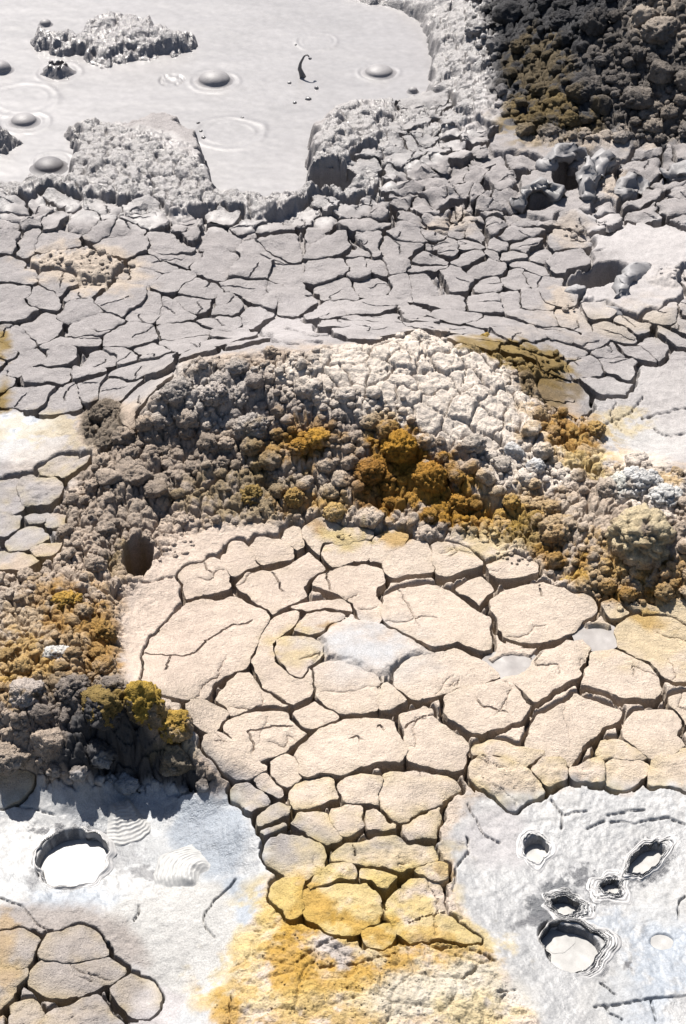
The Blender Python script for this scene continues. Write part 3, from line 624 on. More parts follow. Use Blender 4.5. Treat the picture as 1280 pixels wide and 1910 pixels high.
FR = {GB: (.46, .38, .24), GL: (.50, .38, .12), GW: (.44, .33, .14), GS_: (.45, .36, .16)}
for crop, pts, lab, grp, th, gr in PLATES:
    pl = trace(crop, pts)
    gb = grp == GB
    hair = []
    if grp != GS_ and abs(area(pl)) > .006:
        for _ in range(2):
            if rng.random() < .6:
                a_, b_ = pl[rng.integers(len(pl))], pl.mean(0) + rng.normal(0, .03, 2)
                hair.append(([a_, a_ * .66 + b_ * .34 + rng.normal(0, .012, 2), a_ * .33 + b_ * .67 + rng.normal(0, .014, 2), b_], rng.uniform(.15, .4)))
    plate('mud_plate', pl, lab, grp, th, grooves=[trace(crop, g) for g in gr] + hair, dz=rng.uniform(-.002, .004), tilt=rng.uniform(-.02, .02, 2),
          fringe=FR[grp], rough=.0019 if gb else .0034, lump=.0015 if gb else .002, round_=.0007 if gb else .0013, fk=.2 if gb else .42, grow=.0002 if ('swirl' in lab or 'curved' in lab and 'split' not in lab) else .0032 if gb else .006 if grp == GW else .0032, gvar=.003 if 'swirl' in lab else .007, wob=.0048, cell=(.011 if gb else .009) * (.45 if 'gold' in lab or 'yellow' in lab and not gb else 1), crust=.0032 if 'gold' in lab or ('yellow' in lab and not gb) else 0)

# ---- the cracked plain behind the mound: cells grown round the plates one can see
def auto_labels(items, noun):
    """items: dicts px, py, size, tone -> a label each that says which one"""
    marks = [('the grey bubbling pool',300,330),('the wet block bank',640,260),('the dark rock slope',1000,260),('the hollow mud arch',1060,340),('the wet right hand flat',1180,440),('the square dark hole',1120,510),('the tan crumb patch',150,500),('the two big twin plates',450,500),('the pale smooth patch',560,600),('the round lone boulder',195,790),('the knobbly grey crest',350,720),('the white crest',750,650),('the olive hump',960,670),('the black gap on the right',1130,720),('the pale right flat',1200,780),('the ochre heap',770,900),('the white nodules',960,850),('the white right knoll',1200,910),('the golden clods',1050,1060),('the small burrow',250,1040),('the brown cracked lump',250,880),('the ochre rim clods',150,1140),('the white tipped clods',110,1240),('the shaded black bank',250,1400),('the ochre topped rock',270,1320),('the mound foot',520,960),('the grey pitted block',470,820),('the right corner rocks',1240,60),('the olive moss patch',1010,215),('the slope crest',1080,20),('the far bank',880,130),('the left pool edge',60,380),('the middle of the cracked plain',760,500),('the tan crumbs on the plain',850,420),('the left edge plates',40,700),('the amber hollow',1020,1000),('the two tan knobs',600,900)]
    from collections import defaultdict
    cl = defaultdict(list)
    sz = sorted(i['size'] for i in items)
    for it in items:
        k = min(range(len(marks)), key=lambda j: (marks[j][1] - it['px']) ** 2 + 2 * (marks[j][2] - it['py']) ** 2)
        dx, dy = it['px'] - marks[k][1], it['py'] - marks[k][2]
        rel = ('right of' if dx > 0 else 'left of') if abs(dx) > 1.3 * abs(dy) else ('in front of' if dy > 0 else 'behind')
        q = np.searchsorted(sz, it['size']) / len(sz)
        s = 'small' if q < .4 else 'medium' if q < .75 else 'large'
        cl[(s, it['tone'], rel, marks[k][0])].append(it)
    o = ['first', 'second', 'third', 'fourth', 'fifth', 'sixth', 'seventh', 'eighth', 'ninth', 'tenth', 'eleventh', 'twelfth']
    for (s, tone, rel, m), L in cl.items():
        L.sort(key=lambda i: i['px'])
        for j, it in enumerate(L):
            base = f'{s} {tone} {noun} {rel} {m}'
            it['label'] = base if len(L) == 1 else (f'{o[j]} from left of {s} {tone} {noun}s {rel} {m}' if j < 12 else f'{s} {tone} {noun} {rel} {m}, far right')
def tone_of(x, y):
    c = colour(np.array([x]), np.array([y]))[0]
    l = c[:3].mean(); w = c[0] / (c[2] + .01)
    if w > 3: return 'ochre'
    if w > 1.9: return 'yellowish' if l > .3 else 'olive brown'
    if l < .12: return 'dark'
    if w > 1.25: return 'tan' if l > .33 else 'brown'
    return 'pale' if l > .45 else 'grey'
S1 = [(25,65),(120,60),(220,40),(35,110),(110,110),(200,115),(300,110),(400,60),(530,60),(560,100),(400,130),(480,150),(700,110),(720,145),(660,175),(840,95),(960,80),(1060,60),(950,130),(830,170),(740,60),(1050,185),(1160,160),(1250,200),(1200,130),(30,190),(120,180),(210,165),(480,215),(650,235),(560,280),(820,265),(965,285),(1090,300),(1220,310),(1000,205),(520,318),(650,345),(740,372),(910,370),(980,400),(1150,405),(30,270),(40,310),(20,360),(150,390),(240,350),(310,390),(300,432),(430,410),(550,430),(40,440),(660,432),(730,405),(830,415),(820,470),(700,500),(950,450),(1050,480),(140,490),(60,525),(340,500),(290,560),(500,535),(560,590),(780,580),(890,585),(460,615),(520,645),(90,620),(330,680),(170,690),(560,710),(440,725),(340,730),(120,770),(230,775),(360,640),(10,690),(690,560),(1000,520),(1180,520),(920,520)]
S2 = [(130,70),(230,80),(450,50),(480,90),(560,60),(680,150),(500,155),(480,200),(580,190),(690,205),(430,130),(350,185),(310,150),(230,160),(110,200),(200,200),(30,220),(380,220),(460,250),(330,245),(560,230),(640,240),(740,230),(820,180),(840,250),(700,270),(310,280),(210,285),(130,290),(50,300),(520,290),(420,330),(320,345),(230,345),(120,350),(650,340),(540,350),(740,340),(500,400),(610,400),(370,400),(260,430),(80,430),(160,460),(20,370),(440,500),(560,470),(650,525),(700,410),(80,520),(200,500),(820,530),(740,580),(830,590),(900,560),(970,600),(1060,600),(1000,640),(1140,570),(1220,530),(890,640),(980,700),(1250,610),(1180,460),(1100,500),(1020,520),(1260,490),(1100,660),(780,640),(1150,80),(1250,60)]
S3 = [(530,430),(490,520),(600,540),(680,560),(790,550),(440,580),(560,600),(660,600),(420,640),(480,650),(340,690),(430,690),(600,690),(680,690),(510,720),(370,750),(460,770),(560,770),(340,550),(1130,580),(1220,600),(1100,640),(1180,690),(1240,740),(1140,750),(870,770),(960,780),(450,450),(600,430)]
seeds = [(x / 2, 360 + y / 2) for x, y in S1] + [(640 + x / 2, 360 + y / 2) for x, y in S2] + [(640 + x / 2, y / 2) for x, y in S3]
PLAIN = [(-80,392),(60,372),(180,372),(300,385),(430,405),(560,400),(650,330),(700,240),(790,200),(870,200),(930,272),(1000,285),(1100,285),(1400,290),(1400,640),(1290,650),(1190,660),(1160,700),(1120,730),(1090,770),(1050,745),(960,665),(870,632),(760,612),(640,632),(500,636),(350,658),(285,728),(240,760),(160,760),(60,790),(-80,800)]
HOLES = [(160,505,85,30),(1210,450,110,48),(1180,535,100,55),(1050,345,75,62),(570,610,70,24),(640,345,60,40),(1255,510,40,30),(1130,345,40,40)]
PLAIN_S = poly_sdf(PLAIN, _rx, _ry)
for h in HOLES: PLAIN_S = np.maximum(PLAIN_S, -ell_sdf(*h))
sw = np.array([at1(*s)[:2] for s in seeds])
fill = []
for k in range(5000):                                            # more cells where none was picked by eye
    px, py = rng.uniform(-140, 1420), rng.uniform(180, 800)
    x, y = unproj(px, py, 0.0); x, y = float(x), float(y)
    need = ((.105 if px < 620 else .082) if py < 640 else .09) if py > 430 else .066
    if np.hypot(sw[:, 0] - x, sw[:, 1] - y).min() > need:
        sw = np.vstack([sw, [x, y]])
order = np.argsort([-v for v in sw[:, 1]])
cells = []
def clip(poly, m, nrm):
    out = []
    dd = (poly - m) @ nrm
    for i in range(len(poly)):
        j = (i + 1) % len(poly)
        if dd[i] <= 0: out.append(poly[i])
        if (dd[i] < 0) != (dd[j] < 0) and dd[i] != dd[j]:
            t = dd[i] / (dd[i] - dd[j]); out.append(poly[i] + t * (poly[j] - poly[i]))
    return np.array(out) if len(out) > 2 else None
for i, s in enumerate(sw):
    ppx, ppy = plan(s[0], s[1])
    if samp(PLAIN_S, np.array([ppx]), np.array([ppy]))[0] > -2: continue
    d = np.hypot(*(sw - s).T)
    nb = np.argsort(d)[1:22]
    a = np.linspace(0, 2 * np.pi, 14, endpoint=False)
    poly = s + np.stack([np.cos(a), np.sin(a)], 1) * .16
    for j in nb:
        w = (sw[j] - s); L = np.hypot(*w); w = w / L
        h = float(_h(np.array([min(i, j)]), np.array([max(i, j)]), np.array([3]), 5)[0])
        hair = py_f = plan(s[0], s[1])[1]
        gap = (.0010 + .012 * h ** 3.2) if hair > 440 else (.0014 + .015 * h ** 2.6)
        poly = clip(poly, s + w * (L / 2 - gap), w)
        if poly is None: break
    if poly is None or abs(area(poly)) < .0006: continue
    q = resample(poly, .02)
    q = q + np.stack([fbm(q[:, 0] / .12, q[:, 1] / .12, 2, 71), fbm(q[:, 0] / .12, q[:, 1] / .12, 2, 72)], 1) * .05
    cells.append((q, s, abs(area(poly)), ppx, ppy))
items = []
for q, s, ar, px, py in cells:
    depth = mpp(px, py)
    inframe = -10 < px < 1290
    items.append(dict(q=q, px=px, py=py, size=ar / depth ** 2 * (.55), tone=tone_of(s[0], s[1]), inf=inframe))
vis = [i for i in items if i['inf']]
auto_labels(vis, 'flake')
def crack_in(q):
    if rng.random() > .5: return []
    a, b = q[rng.integers(len(q))], q.mean(0) + rng.normal(0, .012, 2)
    return [[a, a * .5 + b * .5 + rng.normal(0, .008, 2), b]]
for it in items:
    wet = sstep(470, 380, it['py'])
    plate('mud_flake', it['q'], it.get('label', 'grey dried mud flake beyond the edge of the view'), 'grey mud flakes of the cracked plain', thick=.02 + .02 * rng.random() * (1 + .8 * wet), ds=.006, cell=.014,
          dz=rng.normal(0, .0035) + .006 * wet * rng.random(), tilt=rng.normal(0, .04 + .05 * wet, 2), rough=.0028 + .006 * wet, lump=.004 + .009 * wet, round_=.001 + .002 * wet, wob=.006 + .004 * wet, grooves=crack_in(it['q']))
# ------------------------------------------------------------------ the ground: one sheet to the horizon
FRS = 2
_fx, _fy = np.meshgrid(np.arange(-200, 1480, FRS), np.arange(100, 2010, FRS))
FL = np.full(_fx.shape, 60.0); FL2 = FL.copy(); FT = np.full(_fx.shape, .03)
for pts, th in FLOORS:
    lo, hi = pts.min(0) - 26, pts.max(0) + 26
    i0, i1 = max(int((lo[0] + 200) / FRS), 0), int((hi[0] + 200) / FRS) + 1
    j0, j1 = max(int((lo[1] - 100) / FRS), 0), int((hi[1] - 100) / FRS) + 1
    if i1 <= i0 or j1 <= j0: continue
    sl_ = (slice(j0, j1), slice(i0, i1))
    if _fx[sl_].size == 0: continue
    d = poly_sdf(pts[::max(1, len(pts) // 70)], _fx[sl_], _fy[sl_])
    FT[sl_] = np.where(d < FL[sl_], th, FT[sl_])
    FL2[sl_] = np.where(d < FL[sl_], FL[sl_], np.minimum(FL2[sl_], d))
    FL[sl_] = np.minimum(FL[sl_], d)
def fsamp(R, px, py):
    return bil(R, (px + 200) / FRS, (py - 100) / FRS)
PITS = [  # px, py, rx, ry, rot, depth: cavities, burrows, vents
 (612,330,50,24,-4,.2),(500,350,34,5,-4,.07),(452,349,22,5,0,.05),(1066,322,34,28,-20,.16),(1000,376,26,12,0,.07),(1272,345,22,20,0,.09),(258,1035,26,30,20,.16),(1118,512,54,18,-16,.15),
 (1000,1583,21,23,0,.05),(1207,1602,37,19,-38,.045),(1139,1655,14,11,0,.035),(1052,1690,25,14,10,.04),(1070,1772,52,40,24,.03),(1035,1745,30,24,20,.025),(1235,1755,20,13,0,.008),(135,1602,68,52,-24,.03),
 (960,1243,42,24,0,.015),(1113,1187,36,22,0,.015),(1130,720,44,16,-10,.06),
]
PIT_S = [ell_sdf(*p[:5]) for p in PITS]
PALE_S = poly_sdf(PALE, _rx, _ry)
MOUND_S, ROCK_S = poly_sdf(MOUND, _rx, _ry), poly_sdf(ROCKS, _rx, _ry)
WET_S = poly_sdf([(-400,150),(110,190),(420,300),(560,330),(620,190),(720,150),(760,60),(640,20),(600,-120),(900,-120),(920,200),(860,280),(760,330),(660,400),(480,420),(250,410),(0,390),(-400,380)], _rx, _ry)
YM_S = poly_sdf(YMOUND, _rx, _ry)
WP_S = np.minimum(poly_sdf(WPOOL, _rx, _ry), poly_sdf(WFLAT, _rx, _ry))
BANK_S = poly_sdf([(130,1320),(260,1325),(340,1390),(410,1450),(330,1478),(220,1465),(80,1445)], _rx, _ry)
CRUMB = [(160,500,105,38),(850,412,40,14),(1070,430,40,26),(1060,565,38,26),(1140,345,26,24),(1255,510,36,20),(985,675,85,34)]
CR_S = np.minimum.reduce([ell_sdf(*c) for c in CRUMB])
CRACKS = [  # fine cracks in the unbroken mud, photograph pixels
 [(440,1640),(400,1680),(380,1715),(385,1735),(400,1750)],[(262,1690),(260,1705),(252,1720)],[(30,1500),(60,1505),(105,1518)],[(0,1675),(40,1690),(70,1720),(110,1745)],
 [(877,1500),(890,1535),(910,1560),(935,1570)],[(872,1560),(874,1585),(855,1610),(848,1640)],[(850,1620),(845,1660)],[(1030,1490),(1050,1520),(1048,1545)],[(1055,1520),(1095,1512)],[(1095,1548),(1130,1530)],[(1140,1532),(1190,1535),(1240,1523),(1280,1535)],[(1130,1520),(1170,1510),(1205,1508)],[(1110,1880),(1150,1872),(1210,1860),(1280,1858)],[(1262,1715),(1268,1680),(1280,1672)],[(1215,1860),(1225,1900)],[(1120,1835),(1150,1855)],[(1130,1870),(1135,1890),(1160,1900)],
 [(640,1745),(600,1760),(560,1790)],[(735,1760),(790,1762),(870,1768),(930,1790)],[(925,1850),(965,1845)],[(600,1800),(680,1795),(740,1780)],[(435,1850),(425,1890),(428,1910)],[(860,1820),(890,1800)],
 [(230,1090),(300,1080),(350,1070)],[(700,1080),(720,1110)],[(800,1215),(860,1212),(900,1220)],
 [(1130,790),(1180,770),(1200,740)],[(1200,780),(1240,770),(1280,760)],[(1160,800),(1140,770),(1150,745)],[(1220,800),(1250,815),(1280,810)],[(120,640),(180,650)],[(1090,470),(1130,462)],[(1030,470),(1010,500)],
 [(700,700),(730,690),(760,700),(800,690)],[(800,640),(790,670),(820,690),(850,720)],[(850,650),(870,690),(860,720)],[(760,650),(770,680)],[(880,800),(930,820),(960,850)],[(940,790),(935,830),(900,850)],[(840,830),(880,840),(920,870)],[(200,1200),(180,1180)],
 [(500,470),(520,500)],[(560,590),(620,600),(680,590)],[(470,630),(540,640),(600,636)],[(530,610),(580,625),(640,622)],
]
CRK = np.full(_rx.shape, 60.0)
def line_dist(pts, X, Y):
    d = np.full(X.shape, 1e9)
    for (ax, ay), (bx, by) in zip(pts[:-1], pts[1:]):
        ex, ey = bx - ax, by - ay
        t = np.clip(((X - ax) * ex + (Y - ay) * ey) / (ex * ex + ey * ey + 1e-9), 0, 1)
        d = np.minimum(d, (X - ax - t * ex) ** 2 + (Y - ay - t * ey) ** 2)
    return np.sqrt(d)
def ground(x, y, detail=True):
    px, py = plan(x, y)
    wx, wy = px + 14 * fbm(x * 22, y * 22, 4, 81, .6), py + 11 * fbm(x * 22 + 5, y * 22, 4, 82, .6)
    z = Zb(x, y)
    # crumbly zones
    k = np.maximum(sstep(12, -18, samp(MOUND_S, wx, wy)), sstep(14, -24, samp(ROCK_S, wx, wy)))
    k = np.maximum(k, .55 * sstep(8, -8, samp(CR_S, wx, wy)))
    m = k > .01
    if m.any():
        X, Y = x[m], y[m]
        X, Y = X + .012 * fbm(X * 30, Y * 30, 2, 1), Y + .012 * fbm(X * 30, Y * 30, 2, 2)
        b = .034 * chunk2(X / .085, Y / .085, 3) + .024 * chunk2(X / .036, Y / .036, 4) + .012 * chunk2(X / .016, Y / .016, 5) + .004 * bulge(worley2(X / .0075, Y / .0075, 6)[0]) + .010 * fbm(X * 24, Y * 24, 4, 7)
        z[m] += k[m] * (b - .042)
        pl_ = sstep(10, -20, samp(PALE_S, wx[m], wy[m]))
        wq = .012 * fbm(X * 22, Y * 22, 3, 28); c1_, c2_, ci_ = worley2((X + wq) / .062, (Y - wq) / .062, 23); e1_, e2_, ei_ = worley2((X + wq) / .027, (Y + wq) / .027, 24)
        bp = .010 * ci_ - .020 * np.exp(-(c2_ - c1_) / .045) + .004 * ei_ - .006 * np.exp(-(e2_ - e1_) / .06) + .010 * fbm(X * 28, Y * 28, 5, 25, .65)
        z[m] += k[m] * pl_ * (bp - (b - .042))
        cr_ = sstep(18, -22, samp(CR_S, wx[m], wy[m])) * (samp(MOUND_S, wx[m], wy[m]) > 20)
        z[m] += cr_ * (.012 + .016 * fbm(X * 30, Y * 30, 4, 27, .65) - k[m] * (b - .042))
    # steep black bank over the white pool
    bk = sstep(8, -14, samp(BANK_S, wx, wy))
    z += bk * .03 * fbm(x * 16, y * 16, 5, 61, .65)
    # wet lumpy banks
    wet = sstep(20, -20, samp(WET_S, wx, wy))
    isl = sstep(10, -10, np.minimum(samp(poly_isle, wx, wy), samp(poly_islet, wx, wy)))
    w2 = np.maximum(wet, isl)
    w2 = w2 * (.3 + .7 * sstep(0, 28, samp(POOL_S, px, py))) * (.45 + .55 * sstep(-.095, -.05, z))
    z += w2 * (.034 * fbm(x * 8, y * 8, 4, 62, .6) + .013 * (1 - 2 * np.abs(fbm(x * 24, y * 24, 4, 63, .65))) - .006 + .007 * np.abs(fbm(x * 52, y * 52, 3, 64)) + .032 * chunk2(x / .075 + .5 * fbm(x * 22, y * 22, 2, 1), y / .075, 10) - .008)
    # yellow crust at the bottom
    ym = sstep(6, -16, samp(YM_S, wx, wy))
    z += ym * (.011 * chunk2(x / .085 + .4 * fbm(x * 20, y * 20, 2, 1), y / .085, 11) + .003 * chunk2(x / .03, y / .03, 12) - .007 + .008 * fbm(x * 18, y * 18, 4, 65, .6) + .006 * fbm(x / .013, y / .013, 4, 8, .65))
    # white mud
    wp = sstep(10, -20, samp(WP_S, px, py))
    z += wp * (.004 * fbm(x * 7, y * 7, 3, 66) + .0010 * fbm(x * 60, y * 60, 3, 67))
    z += (1 - w2) * (1 - k) * (.0035 * fbm(x * 12, y * 12, 4, 68) + .0016 * fbm(x * 80, y * 80, 3, 69))
    # under the plates
    f = fsamp(FL, px, py)
    thk = fsamp(FT, px, py)
    f_ = f + 1.5 * fbm(x * 50, y * 50, 3, 70)
    bt = sstep(34, 22, fsamp(FL2, px, py))
    z -= (sstep(10.5, 6, f_) * bt + (1 - bt) * sstep(5.5, 1.5, f_)) * thk * (.9 + .15 * fbm(x * 40, y * 40, 3, 73))
    # fine cracks
    c = samp(CRK, px + 5 * fbm(x * 40, y * 40, 3, 74), py + 4 * fbm(x * 40, y * 40, 3, 75))
    z -= .018 * np.exp(-(c / 1.5) ** 2)
    pud = sstep(18, -20, samp(PUDDLE_S, wx, wy))
    z = z * (1 - pud) + pud * (.009 + .002 * fbm(x * 10, y * 16, 3, 83))
    for p, S in zip(PITS, PIT_S):
        d = samp(S, px + 3 * fbm(x * 30, y * 30, 3, 76), py + 3 * fbm(x * 30, y * 30, 3, 77))
        z -= p[5] * sstep(3.5, -3.5, d)
    # the pool
    pw = samp(POOL_S, px + 22 * fbm(x * 14, y * 14, 5, 78, .65), py + 13 * fbm(x * 18 + 3, y * 18, 4, 79, .6))
    s = sstep(17, -6, pw)
    z = z * (1 - s) + s * (Z_POOL - .03)
    return z
poly_isle, poly_islet = poly_sdf(ISLE, _rx, _ry), poly_sdf(ISLET, _rx, _ry)
PUDDLE_S = poly_sdf([(590,1180),(625,1158),(660,1150),(705,1155),(740,1178),(800,1203),(830,1212),(790,1232),(740,1245),(722,1268),(700,1272),(660,1250),(612,1235),(596,1210)], _rx, _ry)
for c in CRACKS:
    CRK = np.minimum(CRK, line_dist(c, _rx, _ry))
def axis(lo, hi, st, far_lo, far_hi, g=1.12):
    a = list(np.arange(lo, hi, st)); s = st; v = lo; L = []
    while v > far_lo: s *= g; v = max(v - s, far_lo); L.append(v)
    s = st; v = a[-1]; H = []
    while v < far_hi: s *= g; v = min(v + s, far_hi); H.append(v)
    return np.array(L[::-1] + a + H)
U = axis(-90, 1370, GSTEP, -2600, 3900)
Vv = axis(-130, 2010, GSTEP, -1560, 2700)
cu, cv = np.meshgrid(U, Vv)
tx_, ty_ = unproj(cu, cv, 0.0)
tz_ = ground(tx_.ravel(), ty_.ravel()).reshape(tx_.shape)
gv = np.stack([tx_.ravel(), ty_.ravel(), tz_.ravel()], 1)
idx = np.arange(cu.size).reshape(cu.shape)
gf = np.stack([idx[:-1, :-1].ravel(), idx[1:, :-1].ravel(), idx[1:, 1:].ravel(), idx[:-1, 1:].ravel()], 1)
gcol = colour(gv[:, 0], gv[:, 1])
tag(mesh_obj('ground', gv, gf, gcol, M_GROUND), kind='structure')

# ------------------------------------------------------------------ liquid mud
RINGS = [(430,247,66,.0022),(400,152,48,.002),(705,135,40,.002),(320,150,22,-.006),(45,228,46,.002),(40,185,70,.002),(590,78,40,.002),(108,135,44,.002),(100,300,40,.002)]
def pool_sheet(name, poly, z, col, wet, mat, step=3.0, rings=(), label=None):
    p = np.array(poly, float)
    wx, wy = unproj(p[:, 0], p[:, 1], z)
    lo, hi = p.min(0), p.max(0)
    u, v = np.meshgrid(np.arange(lo[0], hi[0] + step, step), np.arange(lo[1], hi[1] + step, step))
    x, y = unproj(u, v, z)
    x, y = x.ravel(), y.ravel()
    zz = z + .0018 * fbm(x * 5, y * 9, 3, 101) + .0007 * fbm(x * 30, y * 60, 3, 102)
    for cx_, cy_, r, h in rings:
        bx, by = unproj(cx_, cy_, z); rr = r * mpp(cx_, cy_)
        d = np.hypot(x - bx, y - by) / rr * (1 + .12 * fbm(x * 12, y * 12, 2, 103))
        zz += h * np.exp(-((d - 1) / .08) ** 2) + .5 * h * np.exp(-((d - .72) / .05) ** 2) + (h * np.exp(-(d / .5) ** 2) if h < 0 else .3 * abs(h) * np.exp(-(d / .9) ** 4))
    ins = poly_sdf(p, u.ravel(), v.ravel()) < step * 1.5
    if name == 'mud_pool':
        ins &= samp(POOL_S, *plan(x, y)) < 14
    I = np.arange(u.size).reshape(u.shape)
    F = np.stack([I[:-1, :-1].ravel(), I[1:, :-1].ravel(), I[1:, 1:].ravel(), I[:-1, 1:].ravel()], 1)
    F = F[ins[F].all(1)]
    used = np.unique(F); mp = np.full(u.size, -1); mp[used] = np.arange(len(used))
    C = np.empty((len(used), 4)); C[:, :3] = col; C[:, 3] = wet
    C[:, :3] *= (1 + .14 * fbm(x[used] * 5 + .6 * fbm(x[used] * 4, y[used] * 4, 2, 1), y[used] * 14, 4, 104) + .07 * fbm(x[used] * 50, y[used] * 90, 3, 105))[:, None]
    o = mesh_obj(name, np.stack([x, y, zz], 1)[used], mp[F], C, mat)
    return tag(o, kind='structure')
pool_sheet('mud_pool', [(-140,-140),(830,-140),(830,380),(-140,380)], Z_POOL, (.285,.272,.275), .5, M_POOL, 2.5, RINGS)
def disc(name, px, py, rx, ry, rot, z, col, wet, mat, wob=.1, kind='structure', n=64, dome=0.0):
    """a small level body of liquid mud with an uneven shore"""
    a = np.linspace(0, 2 * np.pi, n, endpoint=False)
    c, s = math.cos(math.radians(rot)), math.sin(math.radians(rot))
    rad = 1 + wob * fbm(np.cos(a) * 1.5 + px, np.sin(a) * 1.5 + py, 3, 7)
    V, F = [], []
    fr = (0, .12, .24, .36, .48, .6, .7, .8, .9, 1.0)
    for k, f in enumerate(fr):
        m = 1 if k == 0 else n
        for i in range(m):
            u, v = rx * rad[i] * math.cos(a[i]) * f, ry * rad[i] * math.sin(a[i]) * f
            x, y = unproj(px + u * c - v * s, py + u * s + v * c, z)
            V.append((float(x), float(y), z + dome * (1 - f * f)))
    for i in range(n):
        F.append((0, 1 + i, 1 + (i + 1) % n))
    for k in range(1, len(fr) - 1):
        b0, b1 = 1 + (k - 1) * n, 1 + k * n
        for i in range(n):
            F.append((b0 + i, b1 + i, b1 + (i + 1) % n, b0 + (i + 1) % n))
    V = np.array(V)[:, :]
    F = [f[::-1] if False else f for f in F]
    C = np.empty((len(V), 4)); C[:, :3] = col; C[:, 3] = wet
    sw_ = .03 * fbm(V[:, 0] * 20, V[:, 1] * 20, 3, 5)
    C[:, :3] *= (1 + .16 * fbm((V[:, 0] + sw_) * 22, (V[:, 1] + sw_) * 60, 4, 9))[:, None]
    V[:, 2] += .0012 * fbm(V[:, 0] * 40, V[:, 1] * 40, 2, 6)
    o = mesh_obj(name, V, F, C, mat)
    return tag(o, kind=kind)
disc('puddle', 957, 1243, 58, 32, 4, -.007, (.30,.275,.26), .5, M_POOL)
disc('puddle', 1113, 1187, 46, 28, 6, -.007, (.31,.285,.27), .5, M_POOL)
for px, py, rx, ry, rot, z in [(1000,1586,30,30,0,-.052),(1207,1604,46,28,-38,-.05),(1052,1692,30,18,10,-.052),(1139,1656,20,16,0,-.05),(1070,1772,60,48,24,-.055),(1035,1745,38,32,20,-.0545),(1235,1755,30,20,0,-.0425),(135,1602,95,76,-24,-.088)]:
    disc('white_mud', px, py, rx, ry, rot, z, (.41,.40,.385), .4, M_POOL, .25)
def flat_col(V, rgb, wet):
    C = np.empty((len(V), 4)); C[:, :3] = rgb; C[:, 3] = wet
    return C
# ------------------------------------------------------------------ clods
ICO = {}
for k in (2, 3, 4, 5):
    bm = bmesh.new(); bmesh.ops.create_icosphere(bm, subdivisions=k, radius=1)
    bm.verts.ensure_lookup_table()
    ICO[k] = (np.array([v.co[:] for v in bm.verts]), np.array([[v.index for v in f.verts] for f in bm.faces]))
    bm.free()
def clod_shape(lv, r, style, seed):
    """local vertices of one crumbly clod of radius r (m), flattened below"""
    v, f = ICO[lv]
    g = np.random.default_rng(seed)
    q, _ = np.linalg.qr(g.normal(size=(3, 3)))
    p = (v * g.uniform(.66, 1.34, 3)) @ q.T
    o = g.uniform(0, 90, 3)
    if style == 'knob':
        a = .52 + .40 * chunk3(p * 1.25 + o) + .26 * chunk3(p * 2.7 + o, 3) + .13 * chunk3(p * 6 + o, 4)
    elif style == 'fuzz':
        a = .46 + .30 * bulge(worley3(p * 1.5 + o)) + .26 * chunk3(p * 3.3 + o, 3) + .2 * chunk3(p * 7.5 + o, 4)
    else:                                             # angular lump
        a = .95 + .0 * p[:, 0]
        for k in range(15):
            n = g.normal(size=3); n /= np.linalg.norm(n)
            a = np.minimum(a, g.uniform(.52, .82) / np.clip((v @ n), .25, 1))
        a = a + .20 * chunk3(p * 2.2 + o, 3) + .12 * chunk3(p * 5.5 + o, 4) - .10
    w = v * a[:, None] * g.uniform(.86, 1.14, 3)
    z = w[:, 2] * .86
    w = np.c_[w[:, :2], np.where(z < -.35, -.35 + (z + .35) * .25, z)]
    an = g.uniform(0, 6.28); c, s = math.cos(an), math.sin(an)
    w = np.c_[w[:, 0] * c - w[:, 1] * s, w[:, 0] * s + w[:, 1] * c, w[:, 2]]
    return w * r, f, a
def clod_colour(x, y, w, a, r, seed, tint=None):
    C = np.repeat(colour(np.array([x]), np.array([y])), len(w), 0) * .45 + colour(x + w[:, 0], y + w[:, 1]) * .55
    g = np.random.default_rng(seed + 5)
    C[:, :3] *= g.uniform(.82, 1.16)
    t = fbm(w[:, 0] / r * 1.7 + seed, w[:, 1] / r * 1.7 + w[:, 2] / r, 4, 77, .65)
    C[:, :3] *= (1 + .28 * t)[:, None]
    if tint is not None:
        k = sstep(-.1, .45, .6 * w[:, 2] / r + 1.3 * t + .15)[:, None] * (.55 if tint[0] > 2.2 * tint[2] else .85)
        C[:, :3] = C[:, :3] * (1 - k) + np.minimum(np.array(tint) * 1.3, .7) * k
    return C
def field(poly_s, n, rlo, rhi, lim, power=2.2):
    """dart throwing over a zone; radii in photograph pixels"""
    out = []; ok = 0
    grid = {}
    for _ in range(n):
        px, py = rng.uniform(*lim[0]), rng.uniform(*lim[1])
        if samp(poly_s, np.array([px]), np.array([py]))[0] > -6: continue
        r = rlo + (rhi - rlo) * rng.random() ** power
        kx, ky = int(px // 40), int(py // 40)
        bad = False
        for ax in (-2, -1, 0, 1, 2):
            for ay in (-2, -1, 0, 1, 2):
                for (qx, qy, qr) in grid.get((kx + ax, ky + ay), ()):
                    if (qx - px) ** 2 + 1.6 * (qy - py) ** 2 < (.72 * (qr + r)) ** 2: bad = True; break
                if bad: break
            if bad: break
        if bad: continue
        grid.setdefault((kx, ky), []).append((px, py, r)); out.append((px, py, r))
    return out
